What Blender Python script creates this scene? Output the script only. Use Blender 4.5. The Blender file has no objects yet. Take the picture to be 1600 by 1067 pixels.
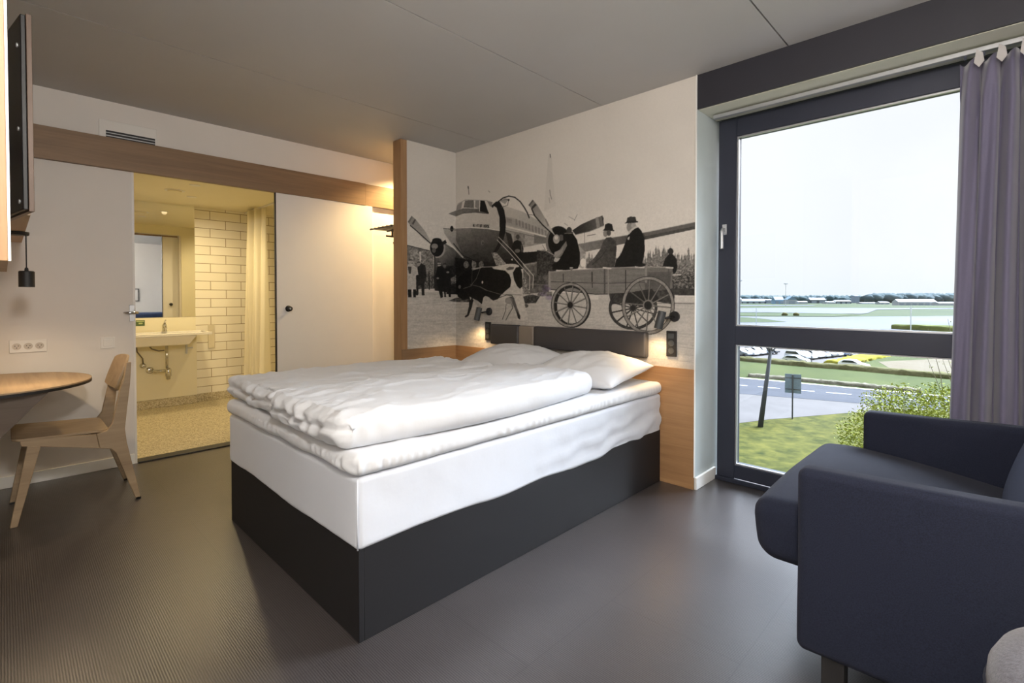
import bpy, bmesh, math, random
import numpy as np
from mathutils import Vector, Matrix, noise
random.seed(7)
PI = math.pi
S = bpy.context.scene
COL = S.collection

# ------------------------------------------------------------------ camera
CH = 1.22
FPX, YAW, PIT, CY0 = 776.26, math.radians(44.354), math.radians(1.002), 479.34
cd = bpy.data.cameras.new('camera'); cam = bpy.data.objects.new('camera', cd); COL.objects.link(cam)
cd.sensor_width = 36; cd.lens = 36*FPX/1600; cd.shift_y = -(533.5-CY0)/1600
cd.clip_start = 0.02; cd.clip_end = 6000
cam.location = (0, 0, CH); cam.rotation_euler = (PI/2-PIT, 0, YAW)
S.camera = cam
# ------------------------------------------------------------------ exposure and sky
S.view_settings.view_transform = 'Standard'; S.view_settings.look = 'None'
S.view_settings.gamma = 1; S.view_settings.exposure = 0.75
S.view_settings.use_curve_mapping = False
S.cycles.max_bounces = 10; S.cycles.diffuse_bounces = 6; S.cycles.transparent_max_bounces = 16
S.cycles.sample_clamp_indirect = 4.0
try:
    S.cycles.use_denoising = True; S.cycles.denoiser = 'OPENIMAGEDENOISE'
except Exception: pass

SKY_H, SKY_Z, FILL_GLOW = 0.57, 1.5, 40.0   # radiance low in the sky, overhead, and of an unseen bright patch added to light the room
w = bpy.data.worlds.new('overcast_sky'); S.world = w; w.use_nodes = True
nt = w.node_tree; N = nt.nodes; L = nt.links; N.clear()
out = N.new('ShaderNodeOutputWorld'); bg = N.new('ShaderNodeBackground')
tc = N.new('ShaderNodeTexCoord'); sep = N.new('ShaderNodeSeparateXYZ'); L.new(tc.outputs['Generated'], sep.inputs[0])
rmp = N.new('ShaderNodeValToRGB'); L.new(sep.outputs['Z'], rmp.inputs[0])
cr = rmp.color_ramp
cr.elements[0].position = 0.0; cr.elements[0].color = (0.86, 0.92, 0.96, 1)
cr.elements[1].position = 0.06; cr.elements[1].color = (0.90, 0.93, 0.98, 1)
e = cr.elements.new(0.32); e.color = (0.93, 0.95, 1.0, 1)
e = cr.elements.new(0.5); e.color = (0.80, 0.90, 1.06, 1)
mx = N.new('ShaderNodeMapRange'); L.new(sep.outputs['Z'], mx.inputs[0])
mx.inputs[1].default_value = 0.33; mx.inputs[2].default_value = 0.62
mx.inputs[3].default_value = SKY_H+0.10; mx.inputs[4].default_value = SKY_Z
nz = N.new('ShaderNodeTexNoise'); nz.inputs['Scale'].default_value = 3.0; nz.inputs['Detail'].default_value = 3
L.new(tc.outputs['Generated'], nz.inputs['Vector'])
m2 = N.new('ShaderNodeMapRange'); L.new(nz.outputs[0], m2.inputs[0])
m2.inputs[1].default_value = .3; m2.inputs[2].default_value = .7; m2.inputs[3].default_value = .96; m2.inputs[4].default_value = 1.04
mm = N.new('ShaderNodeMath'); mm.operation = 'MULTIPLY'; L.new(mx.outputs[0], mm.inputs[0]); L.new(m2.outputs[0], mm.inputs[1])
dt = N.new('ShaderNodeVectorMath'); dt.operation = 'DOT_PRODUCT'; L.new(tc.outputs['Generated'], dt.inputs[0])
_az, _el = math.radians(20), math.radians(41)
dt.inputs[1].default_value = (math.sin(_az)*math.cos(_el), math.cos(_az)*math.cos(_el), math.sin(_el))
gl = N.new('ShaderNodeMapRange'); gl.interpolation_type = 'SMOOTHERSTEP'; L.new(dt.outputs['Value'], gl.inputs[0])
gl.inputs[1].default_value = math.cos(math.radians(29)); gl.inputs[2].default_value = math.cos(math.radians(6)); gl.inputs[3].default_value = 0; gl.inputs[4].default_value = FILL_GLOW
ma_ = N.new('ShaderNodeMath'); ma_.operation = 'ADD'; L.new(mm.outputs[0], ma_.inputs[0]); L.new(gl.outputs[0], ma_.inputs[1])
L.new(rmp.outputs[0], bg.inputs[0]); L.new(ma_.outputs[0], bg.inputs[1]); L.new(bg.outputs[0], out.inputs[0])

def link(o, parent=None):
    COL.objects.link(o)
    if parent is not None: o.parent = parent
    return o
def lamp(name, kind, loc, power, color, parent=None, rot=(0, 0, 0), **kw):
    d = bpy.data.lights.new(name, kind); d.energy = power; d.color = color
    for k, v in kw.items(): setattr(d, k, v)
    o = bpy.data.objects.new(name, d); o.location = loc; o.rotation_euler = rot
    return link(o, parent)
WARM = (1.0, 0.70, 0.36); BATHC = (1.0, 0.79, 0.45)
# fill lamps added as globe pendants, unseen above the camera and over the sitting corner
FILL_GLOBES = [(0.03, 0.15, 2.28, 92, 'added white fill globe directly above the camera'), (1.35, 0.9, 2.28, 22, 'added white fill globe over the sitting corner')]

# ------------------------------------------------------------------ helpers
def tag(o, label=None, cat=None, group=None, kind=None):
    if label: o['label'] = label
    if cat: o['category'] = cat
    if group: o['group'] = group
    if kind: o['kind'] = kind
    return o
def empty(name, loc, label=None, cat=None, group=None, kind=None, rz=0):
    o = bpy.data.objects.new(name, None); o.location = loc; o.rotation_euler = (0, 0, rz); o.empty_display_size = .1
    link(o); return tag(o, label, cat, group, kind)
_np = {}
def obj(name, bm, mat, parent=None, smooth=False, bevel=0, seg=2, origin=None, angle=35):
    me = bpy.data.meshes.new(name); bmesh.ops.recalc_face_normals(bm, faces=bm.faces[:]); 
    if parent is not None and origin is None: origin = _world(parent)
    if origin is not None: bmesh.ops.translate(bm, verts=bm.verts[:], vec=-Vector(origin))
    bm.to_mesh(me); bm.free()
    if mat is not None:
        for m in (mat if isinstance(mat, (list, tuple)) else [mat]): me.materials.append(m)
    o = bpy.data.objects.new(name, me); link(o, parent)
    if parent is None and origin is not None: o.location = origin
    if smooth:
        me.polygons.foreach_set('use_smooth', [True]*len(me.polygons))
    if bevel:
        b = o.modifiers.new('bevel', 'BEVEL'); b.width = bevel; b.segments = seg; b.limit_method = 'ANGLE'; b.angle_limit = math.radians(angle)
        b.harden_normals = False
        me.polygons.foreach_set('use_smooth', [True]*len(me.polygons))
        try: me.set_sharp_from_angle(angle=math.radians(50))
        except Exception: pass
    return o
def _world(o):
    v = Vector(o.location); p = o.parent
    while p is not None: v += Vector(p.location); p = p.parent
    return v
def box(bm, lo, hi):
    x0, y0, z0 = lo; x1, y1, z1 = hi
    v = [bm.verts.new(p) for p in ((x0,y0,z0),(x1,y0,z0),(x1,y1,z0),(x0,y1,z0),(x0,y0,z1),(x1,y0,z1),(x1,y1,z1),(x0,y1,z1))]
    for f in ((0,3,2,1),(4,5,6,7),(0,1,5,4),(1,2,6,5),(2,3,7,6),(3,0,4,7)): bm.faces.new([v[i] for i in f])
    return v
def BX(*bs):
    bm = bmesh.new()
    for lo, hi in bs: box(bm, lo, hi)
    return bm
def frame_of(d):
    d = Vector(d).normalized(); a = Vector((0,0,1)) if abs(d.z) < .9 else Vector((1,0,0))
    u = d.cross(a).normalized(); return u, d.cross(u).normalized()
def tube(bm, pts, rad, n=10, cap=True):
    pts = [Vector(p) for p in pts]
    if not isinstance(rad, (list, tuple)): rad = [rad]*len(pts)
    rings = []; u = None
    for i, p in enumerate(pts):
        d = (pts[min(i+1, len(pts)-1)]-pts[max(i-1, 0)]).normalized()
        if u is None: u, v = frame_of(d)
        else:
            u = (u-d*u.dot(d)).normalized(); v = d.cross(u)
        rings.append([bm.verts.new(p+rad[i]*(math.cos(2*PI*k/n)*u+math.sin(2*PI*k/n)*v)) for k in range(n)])
    for a, b in zip(rings, rings[1:]):
        for k in range(n): bm.faces.new((a[k], a[(k+1)%n], b[(k+1)%n], b[k]))
    if cap:
        bm.faces.new(rings[0][::-1]); bm.faces.new(rings[-1])
def TB(*a, **k):
    bm = bmesh.new(); tube(bm, *a, **k); return bm
def lathe(bm, c, prof, n=32, axis=(0,0,1)):
    c = Vector(c); ax = Vector(axis).normalized(); u, v = frame_of(ax); rings = []
    for r, h in prof:
        rings.append([bm.verts.new(c+ax*h+max(r,1e-5)*(math.cos(2*PI*k/n)*u+math.sin(2*PI*k/n)*v)) for k in range(n)])
    for a, b in zip(rings, rings[1:]):
        for k in range(n): bm.faces.new((a[k], a[(k+1)%n], b[(k+1)%n], b[k]))
    if prof[0][0] > 1e-4: bm.faces.new(rings[0][::-1])
    if prof[-1][0] > 1e-4: bm.faces.new(rings[-1])
    return bm
def prism(bm, poly, ax, a, b):
    """polygon in the two other axes, extruded along axis ax from a to b"""
    def P(p, t):
        if ax == 0: return (t, p[0], p[1])
        if ax == 1: return (p[0], t, p[1])
        return (p[0], p[1], t)
    A = [bm.verts.new(P(p, a)) for p in poly]; B = [bm.verts.new(P(p, b)) for p in poly]; n = len(poly)
    bm.faces.new(A); bm.faces.new(B[::-1])
    for i in range(n): bm.faces.new((A[i], B[i], B[(i+1)%n], A[(i+1)%n]))
    return bm
def nz3(p, s, o=3):
    return noise.fractal(Vector(p)*s, 1.0, 2.0, o)
def soft(lo, hi, r, step, disp=None):
    """rounded box on a fine grid, with optional displacement fn(point, normal)->vector"""
    lo = Vector(lo); hi = Vector(hi); c = (lo+hi)/2; h = (hi-lo)/2
    r = min(r, h.x-1e-4, h.y-1e-4, h.z-1e-4); bm = bmesh.new(); cache = {}
    def coords(H):
        m = max(2, int(round(2*(H-r)/step))); k = 5
        inner = [-(H-r)+2*(H-r)*i/m for i in range(m+1)]
        pre = [-H+r*(1-math.cos(i/k*PI/2))*0+(r*i/k) for i in range(k)]
        return pre+inner+[-x for x in pre[::-1]]
    cs = [coords(h.x), coords(h.y), coords(h.z)]; n = [len(q)-1 for q in cs]
    def vert(i, j, k):
        key = (i, j, k)
        if key in cache: return cache[key]
        p = Vector((cs[0][i], cs[1][j], cs[2][k]))
        q = Vector([max(-(h[a]-r), min(h[a]-r, p[a])) for a in range(3)])
        d = p-q
        # even out the arc
        m = max(abs(d.x), abs(d.y), abs(d.z))
        nn = Vector([math.tan((d[a]/r)*PI/4) if r > 0 else 0 for a in range(3)])
        nn = nn.normalized() if nn.length > 0 else d
        pt = q+nn*r+c
        if disp: pt = pt+disp(pt, nn)
        cache[key] = bm.verts.new(pt); return cache[key]
    for a in range(3):
        b, e2 = (a+1)%3, (a+2)%3
        for side in (0, n[a]):
            for i in range(n[b]):
                for j in range(n[e2]):
                    q = []
                    for (ii, jj) in ((i,j),(i+1,j),(i+1,j+1),(i,j+1)):
                        idx = [0,0,0]; idx[a] = side; idx[b] = ii; idx[e2] = jj; q.append(vert(*idx))
                    bm.faces.new(q)
    return bm

# ------------------------------------------------------------------ materials
def new_mat(name):
    m = bpy.data.materials.new(name); m.use_nodes = True; nt = m.node_tree
    return m, nt.nodes, nt.links, nt.nodes['Principled BSDF']
def srgb(r, g, b):
    f = lambda c: ((c/255+.055)/1.055)**2.4 if c/255 > .04045 else c/255/12.92
    return (f(r), f(g), f(b), 1)
def mat(name, rgb, rough=.5, metal=0, spec=.5, nscale=0, namt=.08, bump=0, bscale=80, coat=0, sheen=0):
    m, N, L, P = new_mat(name); c = srgb(*rgb)
    P.inputs['Base Color'].default_value = c; P.inputs['Roughness'].default_value = rough; P.inputs['Metallic'].default_value = metal
    P.inputs['Specular IOR Level'].default_value = spec; P.inputs['Coat Weight'].default_value = coat; P.inputs['Sheen Weight'].default_value = sheen
    tcn = N.new('ShaderNodeTexCoord')
    t = N.new('ShaderNodeTexNoise'); t.inputs['Scale'].default_value = nscale or 6; t.inputs['Detail'].default_value = 4; L.new(tcn.outputs['Object'], t.inputs['Vector'])
    r = N.new('ShaderNodeMapRange'); r.inputs[1].default_value = .3; r.inputs[2].default_value = .7; r.inputs[3].default_value = 1-namt; r.inputs[4].default_value = 1+namt; L.new(t.outputs[0], r.inputs[0])
    v = N.new('ShaderNodeVectorMath'); v.operation = 'SCALE'; v.inputs[0].default_value = c[:3]; L.new(r.outputs[0], v.inputs['Scale']); L.new(v.outputs[0], P.inputs['Base Color'])
    if bump:
        t2 = N.new('ShaderNodeTexNoise'); t2.inputs['Scale'].default_value = bscale; t2.inputs['Detail'].default_value = 5; L.new(tcn.outputs['Object'], t2.inputs['Vector'])
        b = N.new('ShaderNodeBump'); b.inputs['Strength'].default_value = bump; b.inputs['Distance'].default_value = .01; L.new(t2.outputs[0], b.inputs['Height']); L.new(b.outputs[0], P.inputs['Normal'])
    return m
def wood(name, a, b, axis, rough=.5, scale=1.0):
    m, N, L, P = new_mat(name); P.inputs['Roughness'].default_value = rough
    tcn = N.new('ShaderNodeTexCoord'); mp = N.new('ShaderNodeMapping'); s = [38*scale]*3; s[axis] = 1.6*scale; mp.inputs['Scale'].default_value = s
    L.new(tcn.outputs['Object'], mp.inputs[0])
    n1 = N.new('ShaderNodeTexNoise'); n1.inputs['Scale'].default_value = 1; n1.inputs['Detail'].default_value = 6; n1.inputs['Roughness'].default_value = .65; n1.inputs['Distortion'].default_value = .6; L.new(mp.outputs[0], n1.inputs['Vector'])
    mp2 = N.new('ShaderNodeMapping'); s2 = [7*scale]*3; s2[axis] = .6*scale; mp2.inputs['Scale'].default_value = s2; L.new(tcn.outputs['Object'], mp2.inputs[0])
    n2 = N.new('ShaderNodeTexNoise'); n2.inputs['Scale'].default_value = 1; n2.inputs['Detail'].default_value = 3; n2.inputs['Distortion'].default_value = 1.5; L.new(mp2.outputs[0], n2.inputs['Vector'])
    ad = N.new('ShaderNodeMath'); ad.operation = 'MULTIPLY_ADD'; ad.inputs[1].default_value = .55; L.new(n1.outputs[0], ad.inputs[0])
    m3 = N.new('ShaderNodeMath'); m3.operation = 'MULTIPLY'; m3.inputs[1].default_value = .45; L.new(n2.outputs[0], m3.inputs[0]); L.new(m3.outputs[0], ad.inputs[2])
    r = N.new('ShaderNodeValToRGB'); r.color_ramp.elements[0].position = .32; r.color_ramp.elements[0].color = srgb(*a); r.color_ramp.elements[1].position = .68; r.color_ramp.elements[1].color = srgb(*b)
    L.new(ad.outputs[0], r.inputs[0]); L.new(r.outputs[0], P.inputs['Base Color'])
    bp = N.new('ShaderNodeBump'); bp.inputs['Strength'].default_value = .12; bp.inputs['Distance'].default_value = .002; L.new(n1.outputs[0], bp.inputs['Height']); L.new(bp.outputs[0], P.inputs['Normal'])
    return m
def emis(name, rgb, strength):
    m, N, L, P = new_mat(name); P.inputs['Base Color'].default_value = (*rgb, 1)
    P.inputs['Emission Color'].default_value = (*rgb, 1); P.inputs['Emission Strength'].default_value = strength
    return m

M = {}
M['wall'] = mat('white_wall_paint', (222, 217, 211), .75, nscale=3, namt=.02, bump=.05, bscale=300)
M['ceil'] = mat('grey_ceiling_paint', (184, 183, 182), .7, nscale=2, namt=.02, bump=.05, bscale=250)
M['white'] = mat('white_lacquer', (226, 223, 218), .4, namt=.01)
M['skirt'] = mat('white_skirting', (236, 236, 232), .45, namt=.01)
M['reveal'] = mat('grey_green_reveal_paint', (186, 196, 197), .5, namt=.02)
M['soffit'] = mat('pale_soffit_paint', (205, 205, 190), .6, namt=.02)
M['fascia'] = mat('charcoal_board', (33, 33, 42), .6, namt=.04)
M['frame'] = mat('dark_grey_aluminium', (44, 48, 62), .42, metal=.25, namt=.03)
M['gasket'] = mat('black_rubber', (22, 23, 26), .6)
M['alu'] = mat('silver_aluminium', (190, 192, 196), .35, metal=.7, namt=.02)
M['chrome'] = mat('chrome', (205, 205, 205), .15, metal=1, namt=.01)
M['black'] = mat('matt_black_metal', (30, 29, 30), .5, namt=.03)
M['lampgrey'] = mat('dark_grey_lamp_metal', (72, 74, 76), .45, metal=.3, namt=.03)
M['tvblack'] = mat('black_tv_plastic', (14, 14, 16), .45)
M['tvedge'] = mat('brown_grey_bezel', (92, 74, 62), .4, metal=.2)
M['oakv'] = wood('oak_vertical_grain', (138, 104, 70), (172, 136, 98), 2)
M['oakx'] = wood('oak_grain_along_x', (140, 104, 70), (174, 136, 96), 0)
M['oaky'] = wood('oak_grain_along_y', (116, 92, 68), (146, 118, 90), 1)
M['oakchair'] = wood('light_oiled_oak', (140, 118, 92), (170, 148, 118), 1)
M['oaktop'] = wood('desk_oak_veneer', (150, 126, 98), (180, 156, 126), 0)
M['deskdark'] = wood('grey_stained_oak', (84, 72, 62), (110, 96, 84), 1)
M['linen'] = mat('white_cotton', (218, 220, 224), .85, nscale=5, namt=.01, bump=.10, bscale=30, sheen=.1)
M['linen2'] = mat('white_cotton_smooth', (204, 208, 216), .85, nscale=5, namt=.015, bump=.12, bscale=14, sheen=.2)
M['bedbase'] = mat('charcoal_bed_base_cloth', (18, 17, 20), .6, nscale=200, namt=.12, bump=.1, bscale=600)
M['leather'] = mat('anthracite_leatherette', (62, 60, 62), .42, nscale=4, namt=.05, bump=.1, bscale=250)
M['strap'] = mat('taupe_leatherette', (128, 118, 108), .5, namt=.03)
M['fabric'] = mat('blue_grey_wool', (27, 31, 46), .9, spec=.2, nscale=350, namt=.3, bump=.25, bscale=700, sheen=.03)
M['pouf'] = mat('mottled_grey_felt', (84, 84, 92), .95, nscale=180, namt=.3, bump=.3, bscale=500, sheen=.2)
M['curtain'] = mat('plum_grey_curtain_cloth', (94, 91, 114), .8, nscale=300, namt=.06, sheen=.3)
M['tape'] = mat('pale_curtain_tape', (175, 172, 172), .8)
M['cream'] = mat('bathroom_cream_paint', (228, 220, 190), .5, namt=.01)
M['ceramic'] = mat('white_ceramic', (240, 236, 225), .12, coat=.5, namt=.005)
M['shower'] = mat('cream_shower_cloth', (236, 228, 200), .6, namt=.02)
M['bulb'] = emis('lit_lamp_lens', (1.0, .86, .62), 14)

def floor_mat():
    m, N, L, P = new_mat('woven_vinyl_floor')
    tcn = N.new('ShaderNodeTexCoord')
    wv = N.new('ShaderNodeTexWave'); wv.wave_type = 'BANDS'; wv.bands_direction = 'Y'
    mp = N.new('ShaderNodeMapping'); mp.inputs['Scale'].default_value = (.3, 1, 0); L.new(tcn.outputs['Object'], mp.inputs[0]); L.new(mp.outputs[0], wv.inputs['Vector'])
    wv.inputs['Scale'].default_value = 42; wv.inputs['Distortion'].default_value = 1.2; wv.inputs['Detail'].default_value = 2; wv.inputs['Detail Scale'].default_value = 3
    n1 = N.new('ShaderNodeTexNoise'); n1.inputs['Scale'].default_value = 420; n1.inputs['Detail'].default_value = 2; L.new(tcn.outputs['Object'], n1.inputs['Vector'])
    n2 = N.new('ShaderNodeTexNoise'); n2.inputs['Scale'].default_value = 2.3; n2.inputs['Detail'].default_value = 5; L.new(tcn.outputs['Object'], n2.inputs['Vector'])
    a = N.new('ShaderNodeMath'); a.operation = 'ADD'; L.new(wv.outputs['Fac'], a.inputs[0]); L.new(n1.outputs[0], a.inputs[1])
    b = N.new('ShaderNodeMath'); b.operation = 'MULTIPLY_ADD'; b.inputs[1].default_value = .5; L.new(n2.outputs[0], b.inputs[0]); L.new(a.outputs[0], b.inputs[2])
    r = N.new('ShaderNodeValToRGB'); r.color_ramp.elements[0].position = .25; r.color_ramp.elements[0].color = srgb(24, 20, 19); r.color_ramp.elements[1].position = 1.0; r.color_ramp.elements[1].color = srgb(80, 75, 75)
    dv = N.new('ShaderNodeMath'); dv.operation = 'MULTIPLY'; dv.inputs[1].default_value = .55; L.new(b.outputs[0], dv.inputs[0]); L.new(dv.outputs[0], r.inputs[0])
    bk = N.new('ShaderNodeTexBrick'); bk.inputs['Scale'].default_value = 1; bk.inputs['Brick Width'].default_value = 1.0; bk.inputs['Row Height'].default_value = .5; bk.inputs['Mortar Size'].default_value = .0018; bk.inputs['Mortar Smooth'].default_value = 0
    bk.inputs['Color1'].default_value = (1,1,1,1); bk.inputs['Color2'].default_value = (.95,.95,.95,1); bk.inputs['Mortar'].default_value = (.72,.72,.72,1)
    mr = N.new('ShaderNodeMapping'); mr.inputs['Location'].default_value = (.2, .1, 0); mr.inputs['Rotation'].default_value = (0,0,PI/2); L.new(tcn.outputs['Object'], mr.inputs[0]); L.new(mr.outputs[0], bk.inputs['Vector'])
    mu = N.new('ShaderNodeMix'); mu.data_type = 'RGBA'; mu.blend_type = 'MULTIPLY'; mu.inputs[0].default_value = 1; L.new(r.outputs[0], mu.inputs[6]); L.new(bk.outputs[0], mu.inputs[7])
    L.new(mu.outputs[2], P.inputs['Base Color']); P.inputs['Roughness'].default_value = .29; P.inputs['Specular IOR Level'].default_value = .8
    bp = N.new('ShaderNodeBump'); bp.inputs['Strength'].default_value = .25; bp.inputs['Distance'].default_value = .001; L.new(a.outputs[0], bp.inputs['Height']); L.new(bp.outputs[0], P.inputs['Normal'])
    return m
M['floor'] = floor_mat()
def tile_mat():
    m, N, L, P = new_mat('cream_wall_tiles')
    tcn = N.new('ShaderNodeTexCoord'); sp = N.new('ShaderNodeSeparateXYZ'); cb = N.new('ShaderNodeCombineXYZ'); L.new(tcn.outputs['Object'], sp.inputs[0]); L.new(sp.outputs['Y'], cb.inputs['X']); L.new(sp.outputs['Z'], cb.inputs['Y'])
    mp = N.new('ShaderNodeMapping'); mp.inputs['Location'].default_value = (-.06, .04, 0); L.new(cb.outputs[0], mp.inputs[0])
    bk = N.new('ShaderNodeTexBrick'); bk.inputs['Scale'].default_value = 1; bk.inputs['Brick Width'].default_value = .335; bk.inputs['Row Height'].default_value = .1045; bk.inputs['Mortar Size'].default_value = .0035; bk.offset = .5
    bk.inputs['Color1'].default_value = srgb(238, 232, 214); bk.inputs['Color2'].default_value = srgb(232, 226, 206); bk.inputs['Mortar'].default_value = srgb(150, 132, 96)
    L.new(mp.outputs[0], bk.inputs['Vector']); L.new(bk.outputs[0], P.inputs['Base Color']); P.inputs['Roughness'].default_value = .3
    return m
M['tile'] = tile_mat()
def terrazzo():
    m, N, L, P = new_mat('speckled_terrazzo_vinyl')
    tcn = N.new('ShaderNodeTexCoord'); v = N.new('ShaderNodeTexVoronoi'); v.inputs['Scale'].default_value = 120; L.new(tcn.outputs['Object'], v.inputs['Vector'])
    r = N.new('ShaderNodeValToRGB'); cr = r.color_ramp; cr.elements[0].color = srgb(136, 122, 94); cr.elements[1].color = srgb(210, 200, 172); cr.elements.new(.35).color = srgb(180, 168, 136)
    s = N.new('ShaderNodeSeparateColor'); L.new(v.outputs['Color'], s.inputs[0]); L.new(s.outputs[0], r.inputs[0]); L.new(r.outputs[0], P.inputs['Base Color']); P.inputs['Roughness'].default_value = .5
    return m
M['terrazzo'] = terrazzo()
def glass_mat():
    m, N, L, P = new_mat('clear_window_glass'); N.remove(P); o = N['Material Output']
    t = N.new('ShaderNodeBsdfTransparent'); t.inputs[0].default_value = (.97, .98, .98, 1); g = N.new('ShaderNodeBsdfGlossy'); g.inputs['Roughness'].default_value = .02
    f = N.new('ShaderNodeFresnel'); f.inputs[0].default_value = 1.35; x = N.new('ShaderNodeMixShader'); L.new(f.outputs[0], x.inputs[0]); L.new(t.outputs[0], x.inputs[1]); L.new(g.outputs[0], x.inputs[2]); L.new(x.outputs[0], o.inputs[0])
    return m
M['glass'] = glass_mat()
def mirror_mat():
    m, N, L, P = new_mat('mirror_silver'); P.inputs['Metallic'].default_value = 1; P.inputs['Roughness'].default_value = .02; P.inputs['Base Color'].default_value = (.9, .91, .9, 1); return m
M['mirror'] = mirror_mat()

# ------------------------------------------------------------------ room shell
YM, XR, XS, XL, HC = 3.062, -1.366, -3.753, -4.54, 2.62
XE, YF, YH = 2.25, -0.45, 4.3      # right wall, wall behind the camera, end of the entrance hall
YW = 3.36                          # inner face of the window frame
def struct(name, bm, m, **k):
    o = obj(name, bm, m, **k); o['kind'] = 'structure'; return o
struct('floor', BX(((XL-.1, YF-.1, -.12), (XE+.1, YW+.12, 0)), ((XL-.1, YW+.12, -.12), (XS, YH+.1, 0))), M['floor'])
# ceiling boards with open joints
bm = bmesh.new(); js = [XL-.1, -3.30, -2.075, -.85, .375, 1.60, XE+.1]
for i in range(6):
    box(bm, (js[i]+(.004 if i else 0), YF-.1, HC), (js[i+1]-(.004 if i < 5 else 0), YH+.1, HC+.02))
box(bm, (XL-.1, YF-.1, HC+.022), (XE+.1, YH+.1, HC+.12))
struct('ceiling', bm, M['ceil'])
struct('wall_left', BX(((XL-.1, YF-.1, 0), (XL, .674, HC)), ((XL-.1, 1.86, 0), (XL, YH+.1, HC)), ((XL-.1, .674, 2.16), (XL, 1.86, HC))), M['wall'])
struct('wall_front', BX(((XL, YF-.1, 0), (XE, YF, HC))), M['wall'])
struct('wall_right', BX(((XE, YF-.1, 0), (XE+.1, YW+.12, HC))), M['wall'])
struct('wall_back', BX(((XS-.12, YM+.002, 0), (XR, YW+.12, HC))), M['reveal'])
struct('wall_hall', BX(((XL, YH, 0), (XS-.12, YH+.1, HC)), ((XS-.12, YM+.12, 0), (XS-.02, YH+.1, HC))), M['wall'])
struct('wall_partition', BX(((XS-.122, 2.446, 0), (XS-.0015, YM, HC-.004))), M['oakv'])
struct('wall_window', BX(((XR, YM, 2.407), (XE, YW+.02, HC)), ((XR, YW+.02, 2.43), (XE, YW+.12, HC)), ((2.12, YW, 0), (XE, YW+.12, 2.43))), M['fascia'])
struct('trim_1', BX(((XR+.002, YM+.012, 2.4045), (XE, YW, 2.4065))), M['soffit'])
# baseboards
struct('baseboard_left', BX(((XL, YF, 0), (XL+.012, .66, .075))), M['skirt'], bevel=.003)
struct('baseboard_back', BX(((XR-.003, YM-.004, 0), (XR+.014, YW, .078))), M['skirt'], bevel=.003)
struct('baseboard_front', BX(((XL, YF, 0), (XE, YF+.012, .075))), M['skirt'])
struct('baseboard_right', BX(((XE-.012, YF, 0), (XE, YW, .075))), M['skirt'])
struct('trim_2', BX(((XL-.09, .68, 0), (XL+.02, 1.86, .010))), M['black'], bevel=.004)   # doorway threshold strip
# oak beam along the left wall
tb = empty('trim_3', (XL, 1, 2.14), kind='structure')
obj('beam_board', BX(((XL, YF, 2.14), (XL+.042, 2.522, 2.356))), M['oaky'], tb, bevel=.001)
obj('beam_board', BX(((XL, 2.526, 2.14), (XL+.036, YH, 2.354))), M['oaky'], tb, bevel=.001)
# oak wainscot under the mural, with the pale edging at its window end
wp = empty('wood_panelling', (-2.5, YM, 0), 'low oak panelling behind the bed, under the photo mural', 'panelling')
obj('panel', BX(((XS, YM-.012, 0), (XR-.004, YM, .765))), M['oakx'], wp, bevel=.001)
obj('panel', BX(((XS-.001, 2.446, 0), (XS+.012, YM-.012, .765))), M['oaky'], wp, bevel=.001)
struct('trim_6', BX(((XR-.0035, YM-.012, .079), (XR+.001, YM+.0015, HC-.002))), M['skirt'])

# ------------------------------------------------------------------ window
wn = empty('window_1', (0, YW, 0), kind='structure')
GX0, GX1 = -1.232, 2.02
bm = BX(((XR+.018, YW, .0), (GX0, YW+.09, 2.40)), ((GX1, YW, 0), (2.12, YW+.09, 2.40)), ((GX0, YW, 2.277), (GX1, YW+.09, 2.40)), ((GX0, YW, .03), (GX1, YW+.09, .118)),
        ((XR+.0145, YW-.02, 0), (2.12, YW+.0, .028)))
obj('frame', bm, M['frame'], wn, bevel=.004)
obj('transom', BX(((GX0, YW-.004, .914), (GX1, YW+.08, 1.037))), M['frame'], wn, bevel=.004)
obj('mullion', BX(((.30, YW, .118), (.40, YW+.08, 2.277))), M['frame'], wn, bevel=.004)
bm = bmesh.new()
for z0, z1 in ((.118, .914), (1.037, 2.277)):
    t = .009
    box(bm, (GX0, YW+.012, z0), (GX0+t, YW+.03, z1)); box(bm, (GX0+t, YW+.012, z1-t), (.30, YW+.03, z1)); box(bm, (GX0+t, YW+.012, z0), (.30, YW+.03, z0+t))
obj('glazing_bead', bm, M['alu'], wn)['label'] = 'thin silver bead round the glass'
for z0, z1 in ((.118, .914), (1.037, 2.277)):
    for x0, x1 in ((GX0, .30), (.40, GX1)):
        obj('pane', BX(((x0+.001, YW+.034, z0+.001), (x1-.001, YW+.040, z1-.001))), M['glass'], wn)
bm = bmesh.new(); tube(bm, [(-1.306, YW, 1.675), (-1.306, YW-.03, 1.675), (-1.306, YW-.045, 1.66), (-1.306, YW-.045, 1.545)], .011, 12); box(bm, (-1.320, YW-.006, 1.64), (-1.292, YW, 1.71))
obj('handle', bm, M['alu'], wn, bevel=.002)['label'] = 'silver lever handle'
struct('trim_4', BX(((XR, YW+.02, -.12), (XE, YW+.13, -.001))), M['frame'])
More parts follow.
